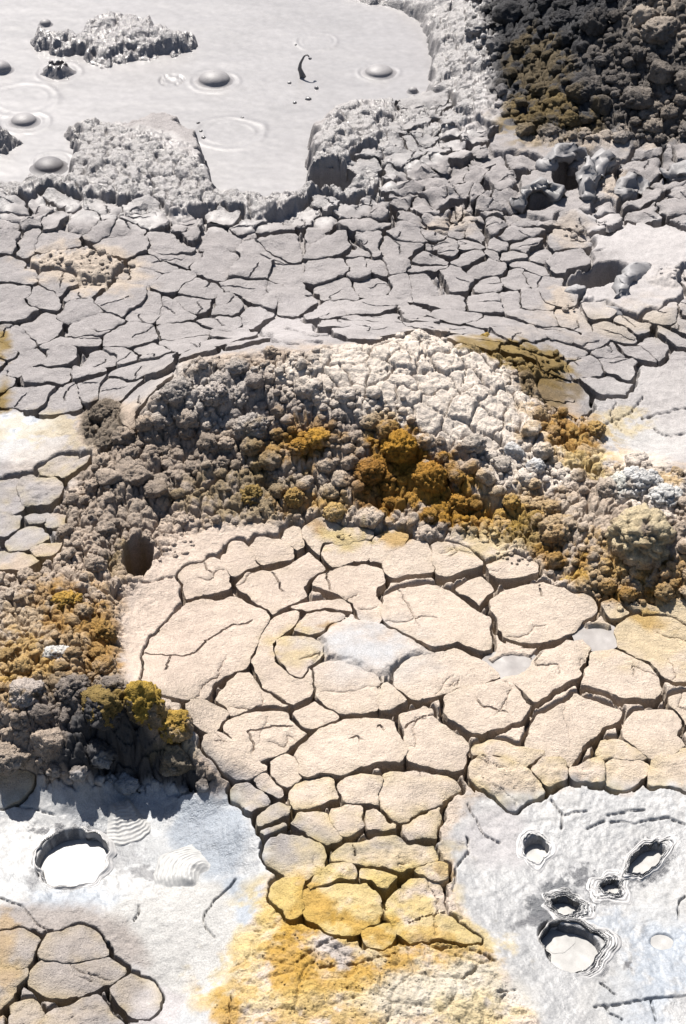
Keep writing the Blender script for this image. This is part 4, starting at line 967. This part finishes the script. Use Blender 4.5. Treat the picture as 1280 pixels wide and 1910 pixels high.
# zones over the visible ground (photograph places)
vis_mound = poly_sdf(MOUND, _rx, _ry)
smooth_tops = np.minimum.reduce([ell_sdf(*e) for e in [(770,690,170,48),(910,760,90,50,20),(1080,850,40,26,30),(860,790,90,40,20),(560,950,300,16),(290,1010,60,50),(1000,1020,60,24),(230,1100,30,60),(1100,960,40,30),(60,1170,60,24),(400,900,30,10)]])
mound_zone = np.maximum(vis_mound, -smooth_tops)
mound_zone = np.maximum(mound_zone, -(BANK_S + 14))
mound_zone = np.maximum(mound_zone, -(fsamp(FL, _rx, _ry) * ((_rx > -190) & (_rx < 1470) & (_ry > 110) & (_ry < 2000)) + 60.0 * ~((_rx > -190) & (_rx < 1470) & (_ry > 110) & (_ry < 2000)) - 6))
rock_zone = poly_sdf(ROCKS, _rx, _ry)
heroes = [  # px, py (foot), radius px, style, level, label
 (197,800,42,'lump',5,'round dark boulder standing alone at the left end of the mound', None),
 (245,915,52,'lump',5,'broad brown lump split by a cross shaped crack', None),
 (470,830,50,'fuzz',5,'pale grey pitted block on the shaded flank of the mound', None),
 (575,745,30,'knob',4,'pale round nodule with a split, high on the mound', None),
 (440,745,34,'knob',4,'tall pale grey knob on the mound crest', None),
 (400,760,34,'knob',4,'pale knob left of the tallest one on the crest', None),
 (330,760,46,'lump',5,'massive grey shoulder at the left end of the crest', None),
 (560,860,34,'fuzz',4,'ochre furred clod above the mound foot', (.36,.19,.03)),
 (595,845,30,'fuzz',4,'orange furred clod with a pointed top beside another', (.42,.23,.03)),
 (745,870,52,'fuzz',5,'bright orange crumbly heap at the centre of the mound', (.42,.22,.03)),
 (690,905,42,'fuzz',5,'dark orange clod left of the bright crumbly heap', (.28,.14,.03)),
 (800,925,52,'fuzz',5,'rust coloured crumbly heap in front of the bright one', (.34,.17,.03)),
 (855,950,38,'fuzz',4,'ochre clod at the lower right of the rusty heap', (.38,.2,.04)),
 (470,945,40,'fuzz',4,'tan clod with olive crust above the basin plates', (.25,.17,.06)),
 (550,955,34,'fuzz',4,'tan clod with an ochre collar at the mound foot', (.42,.27,.08)),
 (625,975,24,'fuzz',4,'small golden clod resting on the yellow stained plate', (.48,.3,.06)),
 (905,645,38,'lump',4,'olive topped block on the right shoulder of the crest', (.27,.18,.05)),
 (965,1000,44,'fuzz',4,'golden brown clod with a dark underside right of the basin', (.33,.21,.05)),
 (1045,1020,48,'knob',5,'overhanging tan block above the amber hollow', None),
 (1200,1045,74,'knob',5,'large yellow grey boulder under the white knoll', (.48,.40,.26)),
 (1195,930,44,'knob',5,'white knobbly knoll top on the right', (.64,.59,.55)),
 (1240,950,40,'knob',4,'white knob right of the knoll top', (.62,.57,.53)),
 (1160,930,36,'knob',4,'pale knob left of the knoll top', (.6,.55,.5)),
 (1185,880,28,'lump',4,'dark notched stone behind the white knoll', None),
 (1060,1095,32,'fuzz',4,'golden clod lying on the back edge of a cream plate', (.5,.33,.07)),
 (960,860,26,'lump',4,'white angular nodule low on the right slope', (.68,.63,.58)),
 (1000,890,24,'lump',4,'white nodule in front of the other white ones', (.66,.61,.57)),
 (1110,830,34,'fuzz',4,'ochre crumbly clod beside the pale right flat', (.4,.24,.05)),
 (125,1140,40,'fuzz',5,'dark brown clod with an ochre cap on the west rim', (.36,.22,.05)),
 (190,1210,44,'fuzz',5,'ochre spotted clod above the white tipped stones', (.34,.2,.05)),
 (110,1240,36,'lump',4,'flat topped clod with a white streak', (.6,.56,.53)),
 (50,1325,50,'lump',5,'pale rounded boulder at the left edge of the west rim', (.42,.37,.34)),
 (140,1315,40,'knob',4,'brown boulder between the pale one and the ochre rock', None),
 (195,1375,58,'lump',5,'black shaded boulder with an olive crown', (.20,.14,.05)),
 (270,1345,60,'lump',5,'large dark rock with an ochre crust along its top', (.33,.22,.045)),
 (325,1375,46,'lump',5,'ochre crusted rock leaning over the shaded pool bank', (.34,.22,.05)),
 (95,1410,48,'lump',5,'grey boulder at the foot of the west rim', None),
 (180,1430,42,'lump',4,'blue grey boulder standing in the shade', None),
 (330,1440,44,'lump',4,'black lump in the deepest shade of the bank', None),
 (20,1440,46,'lump',5,'pale brown boulder at the left edge above the white mud', None),
 (1095,200,44,'lump',5,'biggest dark rock on the slope, with a shaded hollow beneath', None),
 (1230,90,46,'lump',4,'dark rock near the upper right corner', None),
 (1050,60,38,'lump',4,'dark block high on the slope', None),
]
GM, GR = 'crumbly clods of the mound and rim', 'dark rocks of the upper slope'
for k, (px, py, r, st, lv, lab, tint) in enumerate(heroes):
    x, y, z = at1(px, py - r * .55)
    R = r * mpp(px, py) * (.66 if st == 'fuzz' and r > 30 else .85)
    z = float(ground(np.array([x]), np.array([y]))[0])
    lv = max(lv, 5) if r > 30 else lv
    w, f, a = clod_shape(lv, R, st, 900 + k)
    cap = tint is not None and ('crust' in lab or 'crown' in lab or 'cap' in lab or 'topped block' in lab)
    C = clod_colour(x, y, w, a, R, k, None if cap else tint)
    if cap:                                              # a stone and the mineral crust grown on it
        o = tag(empty('mud_clod', (x, y, z)), lab, 'clod', GM)
        mesh_obj('stone', w + (x, y, z), f, C, M_CLOD, o)
        t = fbm(w[:, 0] / R * 2.2 + k, w[:, 1] / R * 2.2 + w[:, 2] / R, 4, 78, .65)
        up = .8 * w[:, 2] / R + 1.1 * t
        ff = f[(up[f] > .12).all(1)]
        us = np.unique(ff); mp = np.full(len(w), -1); mp[us] = np.arange(len(us))
        q = w[us]; gr = sstep(.12, .3, up[us])
        q = q * (1 + (.05 * gr * (.5 + chunk3(q / R * 5 + k, 9)) - .004 * (1 - gr)))[:, None]
        cc = flat_col(q, np.minimum(np.array(tint) * 1.3, .7), .04); cc[:, :3] *= (1 + .3 * fbm(q[:, 0] / R * 5, q[:, 1] / R * 5, 3, 79))[:, None]
        mesh_obj('mineral_crust', q + (x, y, z), mp[ff], cc, M_CLOD, o)
        continue
    o = mesh_obj('dark_rock' if py < 290 else 'mud_clod', w + (x, y, z + .0 * R), f, C, M_CLOD, origin=(x, y, z))
    tag(o, lab, 'rock' if py < 290 else 'clod', GR if py < 290 else GM)
clods = field(mound_zone, 32000, 5.5, 27, ((-60, 1340), (600, 1490)))
rocks = field(rock_zone, 12000, 6, 31, ((840, 1340), (-40, 285)), 1.8)
H_ = np.array([(h[0], h[1] - h[2] * .5, h[2]) for h in heroes])
def scatter(lst, name, noun, cat, group, styles, cap, restname):
    lst = [c for c in lst if ((H_[:, 0] - c[0]) ** 2 + (H_[:, 1] - c[1]) ** 2 > (.75 * H_[:, 2]) ** 2).all()]
    lst.sort(key=lambda c: -c[2] * (1 if -5 < c[0] < 1285 and -5 < c[1] < 1900 else .2))
    pos = at([c[0] for c in lst], [c[1] for c in lst])
    gz = ground(pos[0], pos[1])
    info = [dict(px=c[0], py=c[1], size=c[2], tone=tone_of(pos[0][i], pos[1][i])) for i, c in enumerate(lst[:cap])]
    auto_labels(info, noun)
    RV, RF, RC, N = [], [], [], 0
    for i, c in enumerate(lst):
        x, y, z = pos[0][i], pos[1][i], pos[2][i]
        R = c[2] * mpp(c[0], c[1])
        lv = 4 if c[2] > 14 else 3 if c[2] > 9 else 2
        st = styles[int(rng.integers(len(styles)))]
        if info and i < cap and info[i]['tone'] == 'ochre': st = 'fuzz'
        w, f, a = clod_shape(lv, R, st, 3000 + i)
        C = clod_colour(x, y, w, a, R, i)
        z = gz[i] + R * rng.uniform(-.1, .35)
        if i < cap:
            tag(mesh_obj(name, w + (x, y, z), f, C, M_CLOD, origin=(x, y, z)), info[i]['label'], cat, group)
        else:
            RV.append(w + (x, y, z)); RF.append(f + N); RC.append(C); N += len(w)
    if RV:
        tag(mesh_obj(restname, np.vstack(RV), np.vstack(RF), np.vstack(RC), M_CLOD), kind='stuff')
    return len(lst)
n1 = scatter(clods, 'mud_clod', 'clod', 'clod', GM, ['knob', 'lump', 'fuzz', 'lump'], 262, 'crumbled_rubble')
n2 = scatter(rocks, 'dark_rock', 'rock', 'rock', GR, ['lump', 'knob', 'lump', 'fuzz'], 290, 'dark_rubble')
print('clods', n1, 'rocks', n2, 'slabs', len(items), 'plates', len(PLATES))
# loose crumbs on plates and patches
cz = []
CRV = np.minimum(CR_S, -smooth_tops * 0 + 99)
cz += field(CR_S, 5000, 3, 9, ((-20, 1300), (300, 720)))
cz += field(np.minimum.reduce([ell_sdf(*e) for e in [(560,955,280,26),(1000,1025,90,40),(290,1010,60,45),(900,1000,60,20),(1190,1120,90,30),(640,1000,40,14),(215,1120,20,60),(330,1020,60,20)]]), 2600, 2.5, 8, ((150, 1300), (900, 1200)))
cz += field(np.minimum.reduce([ell_sdf(*e) for e in [(560,1790,100,60),(680,1820,150,50),(640,1880,200,40),(760,1640,50,14),(415,1890,25,40),(650,1690,120,40),(530,1680,36,30)]]), 400, 1.5, 3.5, ((380, 900), (1740, 1960)))
RV, RF, RC, N = [], [], [], 0
pos = at([c[0] for c in cz], [c[1] for c in cz])
gzc = np.maximum(ground(pos[0], pos[1]), np.where(fsamp(FL, *plan(pos[0], pos[1])) < 1, pos[2], -9))
for i, c in enumerate(cz):
    R = c[2] * mpp(c[0], c[1]); x, y, z = pos[0][i], pos[1][i], gzc[i]
    w, f, a = clod_shape(2, R, 'fuzz', 7000 + i)
    RV.append(w + (x, y, z)); RF.append(f + N); RC.append(clod_colour(x, y, w, a, R, i)); N += len(w)
tag(mesh_obj('loose_crumbs', np.vstack(RV), np.vstack(RF), np.vstack(RC), M_CLOD), kind='stuff')

# ------------------------------------------------------------------ bubbles, splash, vents, folds
def lathe(prof, n, loc, sx=1, sy=1, wob=0, seed=0):
    V, F = [], []
    for (r, z) in prof:
        for i in range(n):
            a = 2 * math.pi * i / n
            V.append((loc[0] + r * sx * math.cos(a), loc[1] + r * sy * math.sin(a), loc[2] + z))
    for k in range(len(prof) - 1):
        for i in range(n):
            j = (i + 1) % n
            F.append((k * n + i, k * n + j, (k + 1) * n + j, (k + 1) * n + i))
    V = np.array(V)
    if wob:
        V += np.stack([fbm(V[:, 0] * 60 + s, V[:, 1] * 60 + V[:, 2] * 60, 3, seed + s) for s in range(3)], 1) * wob
    return V, F
def bubble(px, py, r, lab, hgt=.42, rgb=(.32,.305,.308), wet=.2):
    x, y = unproj(px, py, Z_POOL); x, y = float(x), float(y)
    R = r * mpp(px, py)
    prof = [(R * 1.5, -.002), (R * 1.22, .0015), (R * 1.05, .006)] + [(R * math.cos(t), R * hgt * math.sin(t) + .006) for t in np.linspace(.12, math.pi / 2 - .02, 14)]
    V, F = lathe(prof, 40, (x, y, Z_POOL))
    tag(mesh_obj('mud_bubble', V, F, flat_col(V, rgb, wet), M_POOL, origin=(x, y, Z_POOL)), lab, 'mud bubble', 'bubbles on the grey pool')
bubble(400, 152, 30, 'tall glossy mud bubble in the middle of the grey pool', .55)
bubble(707, 137, 26, 'broad round mud bubble near the right shore of the pool', .45)
bubble(45, 228, 24, 'low mud bubble at the left shore in front of the islet', .5)
bubble(2, 132, 20, 'mud bubble cut by the left edge of the view', .8)
bubble(85, 46, 11, 'tiny mud bubble behind the lumpy island', .7)
bubble(770, 171, 9, 'smallest mud bubble, beside the right shore', .7)
bubble(92, 312, 28, 'dark mud bubble against the near left bank', .5, (.2,.19,.195))
# a bursting bubble: torn dark skin
x, y = [float(t) for t in unproj(108, 136, Z_POOL)]
R = 24 * mpp(108, 136)
root = tag(empty('bursting_bubble', (x, y, Z_POOL)), 'bursting mud bubble with a torn dark skin left of the tall bubble', 'mud bubble', 'bubbles on the grey pool')
V, F = lathe([(R * 1.4, -.002), (R * 1.1, .006), (R * .95, .018), (R * .7, .03), (R * .5, .034), (R * .42, .026), (R * .35, .004), (.001, .002)], 36, (x, y, Z_POOL), wob=.012, seed=3)
mesh_obj('torn_skin', V, F, flat_col(V, (.24,.225,.225), .8), M_WET, root)
for i in range(5):
    w, f, a = clod_shape(3, R * .22, 'knob', 60 + i)
    a_ = i * 1.26
    mesh_obj('mud_blob', w + (x + R * .62 * math.cos(a_), y + R * .62 * math.sin(a_), Z_POOL + .03), f, flat_col(w, (.10,.085,.08), .6), M_WET, root)
def tube(path, radii, n=12, wob=0.0, seed=0):
    """tapered bent body along a path"""
    p = np.array(path, float); L = np.r_[0, np.cumsum(np.linalg.norm(np.diff(p, axis=0), axis=1))]
    s = np.linspace(0, L[-1], max(10, len(path) * 6))
    q = np.stack([np.interp(s, L, p[:, k]) for k in range(3)], 1)
    for _ in range(3): q[1:-1] = (q[:-2] + 2 * q[1:-1] + q[2:]) / 4
    r = np.interp(s, L, radii)
    t = np.gradient(q, axis=0); t /= np.linalg.norm(t, axis=1)[:, None]
    up = np.array([.31, .17, .93]); a = np.cross(t, up); a /= np.linalg.norm(a, axis=1)[:, None] + 1e-9
    b = np.cross(t, a)
    V = []
    for i in range(len(q)):
        for k in range(n):
            g = 2 * math.pi * k / n
            V.append(q[i] + r[i] * (a[i] * math.cos(g) + b[i] * math.sin(g)))
    V = np.array(V)
    if wob: V += np.stack([fbm(V[:, 0] * 28 + s_ * 9, V[:, 1] * 28 + V[:, 2] * 28, 4, seed + s_) for s_ in range(3)], 1) * wob
    F = [(i * n + k, (i + 1) * n + k, (i + 1) * n + (k + 1) % n, i * n + (k + 1) % n) for i in range(len(q) - 1) for k in range(n)]
    F += [tuple(range(n)), tuple(range((len(q) - 1) * n, len(q) * n))[::-1]]
    return V, F
# the splash thrown up by a burst
sx, sy = [float(t) for t in unproj(561, 143, Z_POOL)]
m_ = mpp(561, 143)
root = tag(empty('mud_splash', (sx, sy, Z_POOL)), 'thin twisted jet of dark mud leaping out of the grey pool', 'splash')
V, F = tube([(sx + .01, sy, Z_POOL - .01), (sx + .002, sy, Z_POOL + .012), (sx - .004, sy, Z_POOL + .03), (sx + .003, sy, Z_POOL + .055), (sx + .012, sy, Z_POOL + .078), (sx + .024, sy + .004, Z_POOL + .083), (sx + .030, sy + .004, Z_POOL + .074)], [.013, .010, .0075, .0048, .0036, .0026, .003], 10, .004)
mesh_obj('jet', V, F, flat_col(V, (.16,.15,.15), .8), M_WET, root)
w, f, a = clod_shape(3, .006, 'knob', 5)
mesh_obj('droplet', w + (sx + .034, sy + .004, Z_POOL + .066), f, flat_col(w, (.2,.19,.19), .8), M_WET, root)
for i, (px, py, r) in enumerate([(590,165,5),(540,155,4),(575,185,6),(550,192,4),(452,220,4),(552,84,3),(370,230,4),(375,245,4),(380,257,5)]):
    x, y = [float(t) for t in unproj(px, py, Z_POOL)]
    w, f, a = clod_shape(2, r * mpp(px, py), 'knob', 80 + i)
    lab = ['speck at the tip of the splash shadow','mud speck left of the splash foot','largest mud speck in front of the splash','mud speck in front of the splash, beside the largest','lone mud speck on the ring in mid pool','mud speck behind the splash','uppermost of three mud specks beside the pool ring','middle of three mud specks beside the pool ring','lowest of three mud specks beside the pool ring'][i]
    tag(mesh_obj('mud_speck', w + (x, y, Z_POOL), f, flat_col(w, (.22,.21,.21), .7), M_WET, origin=(x, y, Z_POOL)), 'dark ' + lab, 'mud speck', 'specks of mud on the grey pool')
# glossy sculpted mud on the right: hollow arch, lumps, the lip of the square hole, the block on the pool shore
def sculpt(name, pts, lab, cat, rgb=(.17,.168,.172), wet=.7, wob=.014, group=None, seed=0, n=20):
    P_ = []
    R_ = []
    for px, py, h, r in pts:
        x, y, z = at1(px, py)
        P_.append((x, y, z + h)); R_.append(r)
    V, F = tube(P_, [q * .95 for q in R_], n, wob * 2.2, seed)
    V += np.stack([fbm(V[:, 0] * 70 + s_ * 9, V[:, 1] * 70 + V[:, 2] * 70, 4, 50 + s_) for s_ in range(3)], 1) * .007
    c2 = np.mean(P_, 0); V[:, 2] = c2[2] + (V[:, 2] - c2[2]) * .85 - .006
    c = np.mean(P_, 0)
    C = flat_col(V, np.array(rgb) * .4 + np.array((.33, .315, .315)) * .6, wet * .35)
    C[:, :3] *= (1 + .35 * fbm(V[:, 0] * 18, V[:, 1] * 18 + V[:, 2] * 18, 4, 12))[:, None]
    tag(mesh_obj(name, V, F, C, M_WET, origin=tuple(c)), lab, cat, group)
GA = 'glossy sculpted lumps of wet mud'
sculpt('mud_arch', [(1092,372,-.01,.035),(1096,350,.03,.036),(1112,326,.055,.034),(1130,312,.05,.03),(1128,325,.0,.02)], 'glossy arched tongue of mud on the right of the deep cavity', 'mud formation', (.29,.285,.29), .6, .016, GA, 1)
sculpt('mud_lump', [(1012,318,-.01,.03),(1035,305,.025,.032),(1068,297,.03,.03),(1098,303,.01,.02)], 'grey hood of mud roofing the deep cavity', 'mud formation', (.27,.265,.27), .5, .014, GA, 2)
sculpt('mud_lump', [(968,385,-.01,.03),(985,368,.025,.035),(1015,362,.028,.035),(1045,372,.01,.03)], 'dark glossy lump with a hollow left of the arched tongue', 'mud formation', (.17,.17,.175), .7, .018, GA, 3)
sculpt('mud_lump', [(1150,360,-.01,.03),(1180,340,.01,.035),(1205,355,-.01,.02)], 'rounded grey lump right of the arched tongue', 'mud formation', (.24,.235,.235), .4, .014, GA, 4)
sculpt('mud_lump', [(1245,325,-.01,.03),(1280,318,.01,.035),(1330,330,.0,.03)], 'grey hood over the cavity at the right edge', 'mud formation', (.27,.265,.27), .4, .014, GA, 5)
sculpt('mud_lump', [(1158,560,-.01,.024),(1164,530,.005,.03),(1185,505,.008,.03),(1205,500,-.01,.02)], 'pale glossy knob at the right of the square dark hole', 'mud formation', (.30,.30,.31), .6, .012, GA, 6)
sculpt('mud_lump', [(1040,555,-.01,.014),(1065,545,.004,.02),(1090,540,-.004,.018)], 'small pale knob at the left of the square dark hole', 'mud formation', (.32,.31,.315), .4, .01, GA, 7)
sculpt('mud_lump', [(1125,580,-.01,.012),(1140,572,.0,.016),(1155,585,-.008,.012)], 'little pale knob in front of the square dark hole', 'mud formation', (.34,.33,.335), .4, .01, GA, 8)
sculpt('mud_lump', [(592,306,-.03,.018),(608,296,-.012,.024),(640,292,-.01,.026),(660,302,-.02,.02)], 'glossy lump over the black cavity on the near shore', 'mud formation', (.23,.225,.23), .8, .016, GA, 9)
# fans of white mud laid down in thin steps
def grid_faces(a, b):
    I = np.arange(a * b).reshape(a, b)
    return np.stack([I[:-1, :-1].ravel(), I[1:, :-1].ravel(), I[1:, 1:].ravel(), I[:-1, 1:].ravel()], 1)
def fan(c, tip, half, steps, rise, lab, seed):
    """a tongue of mud that spread from c towards tip in thin lips"""
    (x0, y0, z0), (x1, y1, z1) = at1(*c), at1(*tip)
    L, ang = math.hypot(x1 - x0, y1 - y0), math.atan2(y1 - y0, x1 - x0)
    nr, na = 150, 60
    r, t = np.meshgrid(np.linspace(.28, 1, nr), np.linspace(-1, 1, na), indexing='ij')
    th = ang + t * half
    rr = L * r * (1 + .10 * fbm(t * 1.6 + seed, t * 0 + 3, 3, seed)) * (1 - .12 * t * t)
    x, y = x0 + rr * np.cos(th), y0 + rr * np.sin(th)
    s = (r - .28) / .72 * steps * (1 + .06 * fbm(t * 2 + seed, r * 3, 3, seed + 1)) + 1.1 * fbm(t * 2.5, r * 2 + seed, 2, seed + 2)
    fl = np.floor(s); fr = s - fl
    lip = fl + sstep(.62, 1.0, fr) - (.5 + .5 * fbm(t * 3, s * .5, 2, seed + 9)) * np.exp(-((fr - .5) / .16) ** 2)
    edge = sstep(1.0, .5, np.abs(t) + .06 * fbm(r * 9, t * 0 + seed, 3, seed + 3)) * sstep(1.0, .95, r) * sstep(.28, .55, r)
    h = rise * (1 - lip / (steps + .5)) * edge - .004 * (1 - edge)
    z = ground(x.ravel(), y.ravel()).reshape(x.shape) + h + .001
    V = np.stack([x, y, z], 2).reshape(-1, 3)
    tag(mesh_obj('mud_fan', V, grid_faces(nr, na), flat_col(V, (.46, .455, .445), .2), M_POOL, origin=(x0, y0, z0)), lab, 'mud flow', 'fans of layered white mud')
fan((205, 1425), (252, 1574), .42, 12, .022, 'large fan of white mud in thin steps, spilling from the shaded bank', 3)
fan((415, 1642), (300, 1604), .62, 13, .020, 'smaller ribbed fan of white mud, curved like a shell', 8)
# vents of the lower white flat: shaft wall and rim streaked with black tarry mud
def vent(px, py, rx, ry, rot, depth, out, dark, lab, ridges=5, side=None):
    x0, y0, z0 = at1(px, py)
    nr, na = 46, 120
    f = np.r_[np.full(8, .0), np.linspace(0, 1, nr - 8)]
    a = np.linspace(0, 2 * np.pi, na)
    r_, t_ = np.meshgrid(np.arange(nr), a, indexing='ij')
    q = np.take(f, r_)
    shp = 1 + .34 * fbm(np.cos(t_) * 1.5 + px, np.sin(t_) * 1.4, 3, 17)
    o = out * (1 + .5 * fbm(np.cos(t_) * 1.2 + py, np.sin(t_) * 1.2, 2, 18))
    if side is not None: o = o * (.25 + .75 * np.clip(.5 + .7 * np.cos(t_ - math.radians(side)), 0, 1))
    rad = shp * (1 + q * o) - .05 * (r_ == 0) * 1.0
    c, s = math.cos(math.radians(rot)), math.sin(math.radians(rot))
    u, v = rx * rad * np.cos(t_), ry * rad * np.sin(t_)
    x, y = unproj(px + u * c - v * s, py + u * s + v * c, z0)
    wall = np.clip((8 - r_) / 8, 0, 1)
    wav = np.sin(q * ridges * 6.28 + 2.2 * fbm(np.cos(t_) * 2, np.sin(t_) * 2 + q * 3, 3, 19)) * (1 - q) ** .7 * (r_ > 7)
    gz = ground(np.clip(x, -9, 9).ravel(), y.ravel()).reshape(x.shape)
    z = np.where(r_ < 8, z0 + .002 - wall * depth, np.maximum(gz, z0 - .006) * q + (z0 + .003) * (1 - q) + .0012 * wav + .002 * fbm(np.cos(t_) * 6, np.sin(t_) * 6 + q * 6, 3, 29) * (1 - q) + .004 * (1 - q) * q - .004 * (q > .97))
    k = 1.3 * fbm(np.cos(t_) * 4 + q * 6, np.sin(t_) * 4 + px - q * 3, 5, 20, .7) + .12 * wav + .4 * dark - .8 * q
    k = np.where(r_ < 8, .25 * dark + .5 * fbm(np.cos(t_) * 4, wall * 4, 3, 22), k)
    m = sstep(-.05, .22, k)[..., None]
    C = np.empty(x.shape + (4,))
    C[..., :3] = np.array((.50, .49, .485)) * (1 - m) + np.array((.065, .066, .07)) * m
    C[..., 3] = .35 + .5 * m[..., 0]
    V = np.stack([x, y, z], 2).reshape(-1, 3)
    root = tag(empty('mud_vent', (x0, y0, z0)), lab, 'mud vent', 'open vents in the white mud flat')
    k9 = 9 * na
    C = C.reshape(-1, 4)
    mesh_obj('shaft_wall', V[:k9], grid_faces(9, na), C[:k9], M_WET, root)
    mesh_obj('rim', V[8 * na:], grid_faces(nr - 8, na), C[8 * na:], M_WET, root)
vent(1000, 1583, 23, 25, 0, .055, .5, -.5, 'round vent with a smooth grey wall and white mud inside', 2)
vent(1207, 1602, 39, 20, -38, .05, .45, .75, 'slanted eye shaped vent with a dark ragged lip', 3)
vent(1139, 1655, 16, 12, 0, .04, 1.6, .7, 'smallest ringed vent between the larger ones', 4)
vent(1052, 1690, 27, 16, 10, .045, 1.05, 1.3, 'vent with a wide glossy black ringed rim', 5)
vent(1066, 1768, 56, 44, 24, .035, .42, 1.0, 'largest white mud basin with a striped black right shore', 6, -25)
vent(135, 1602, 72, 54, -24, .035, .16, .1, 'oval basin of white mud with a sharp dark left wall', 1)
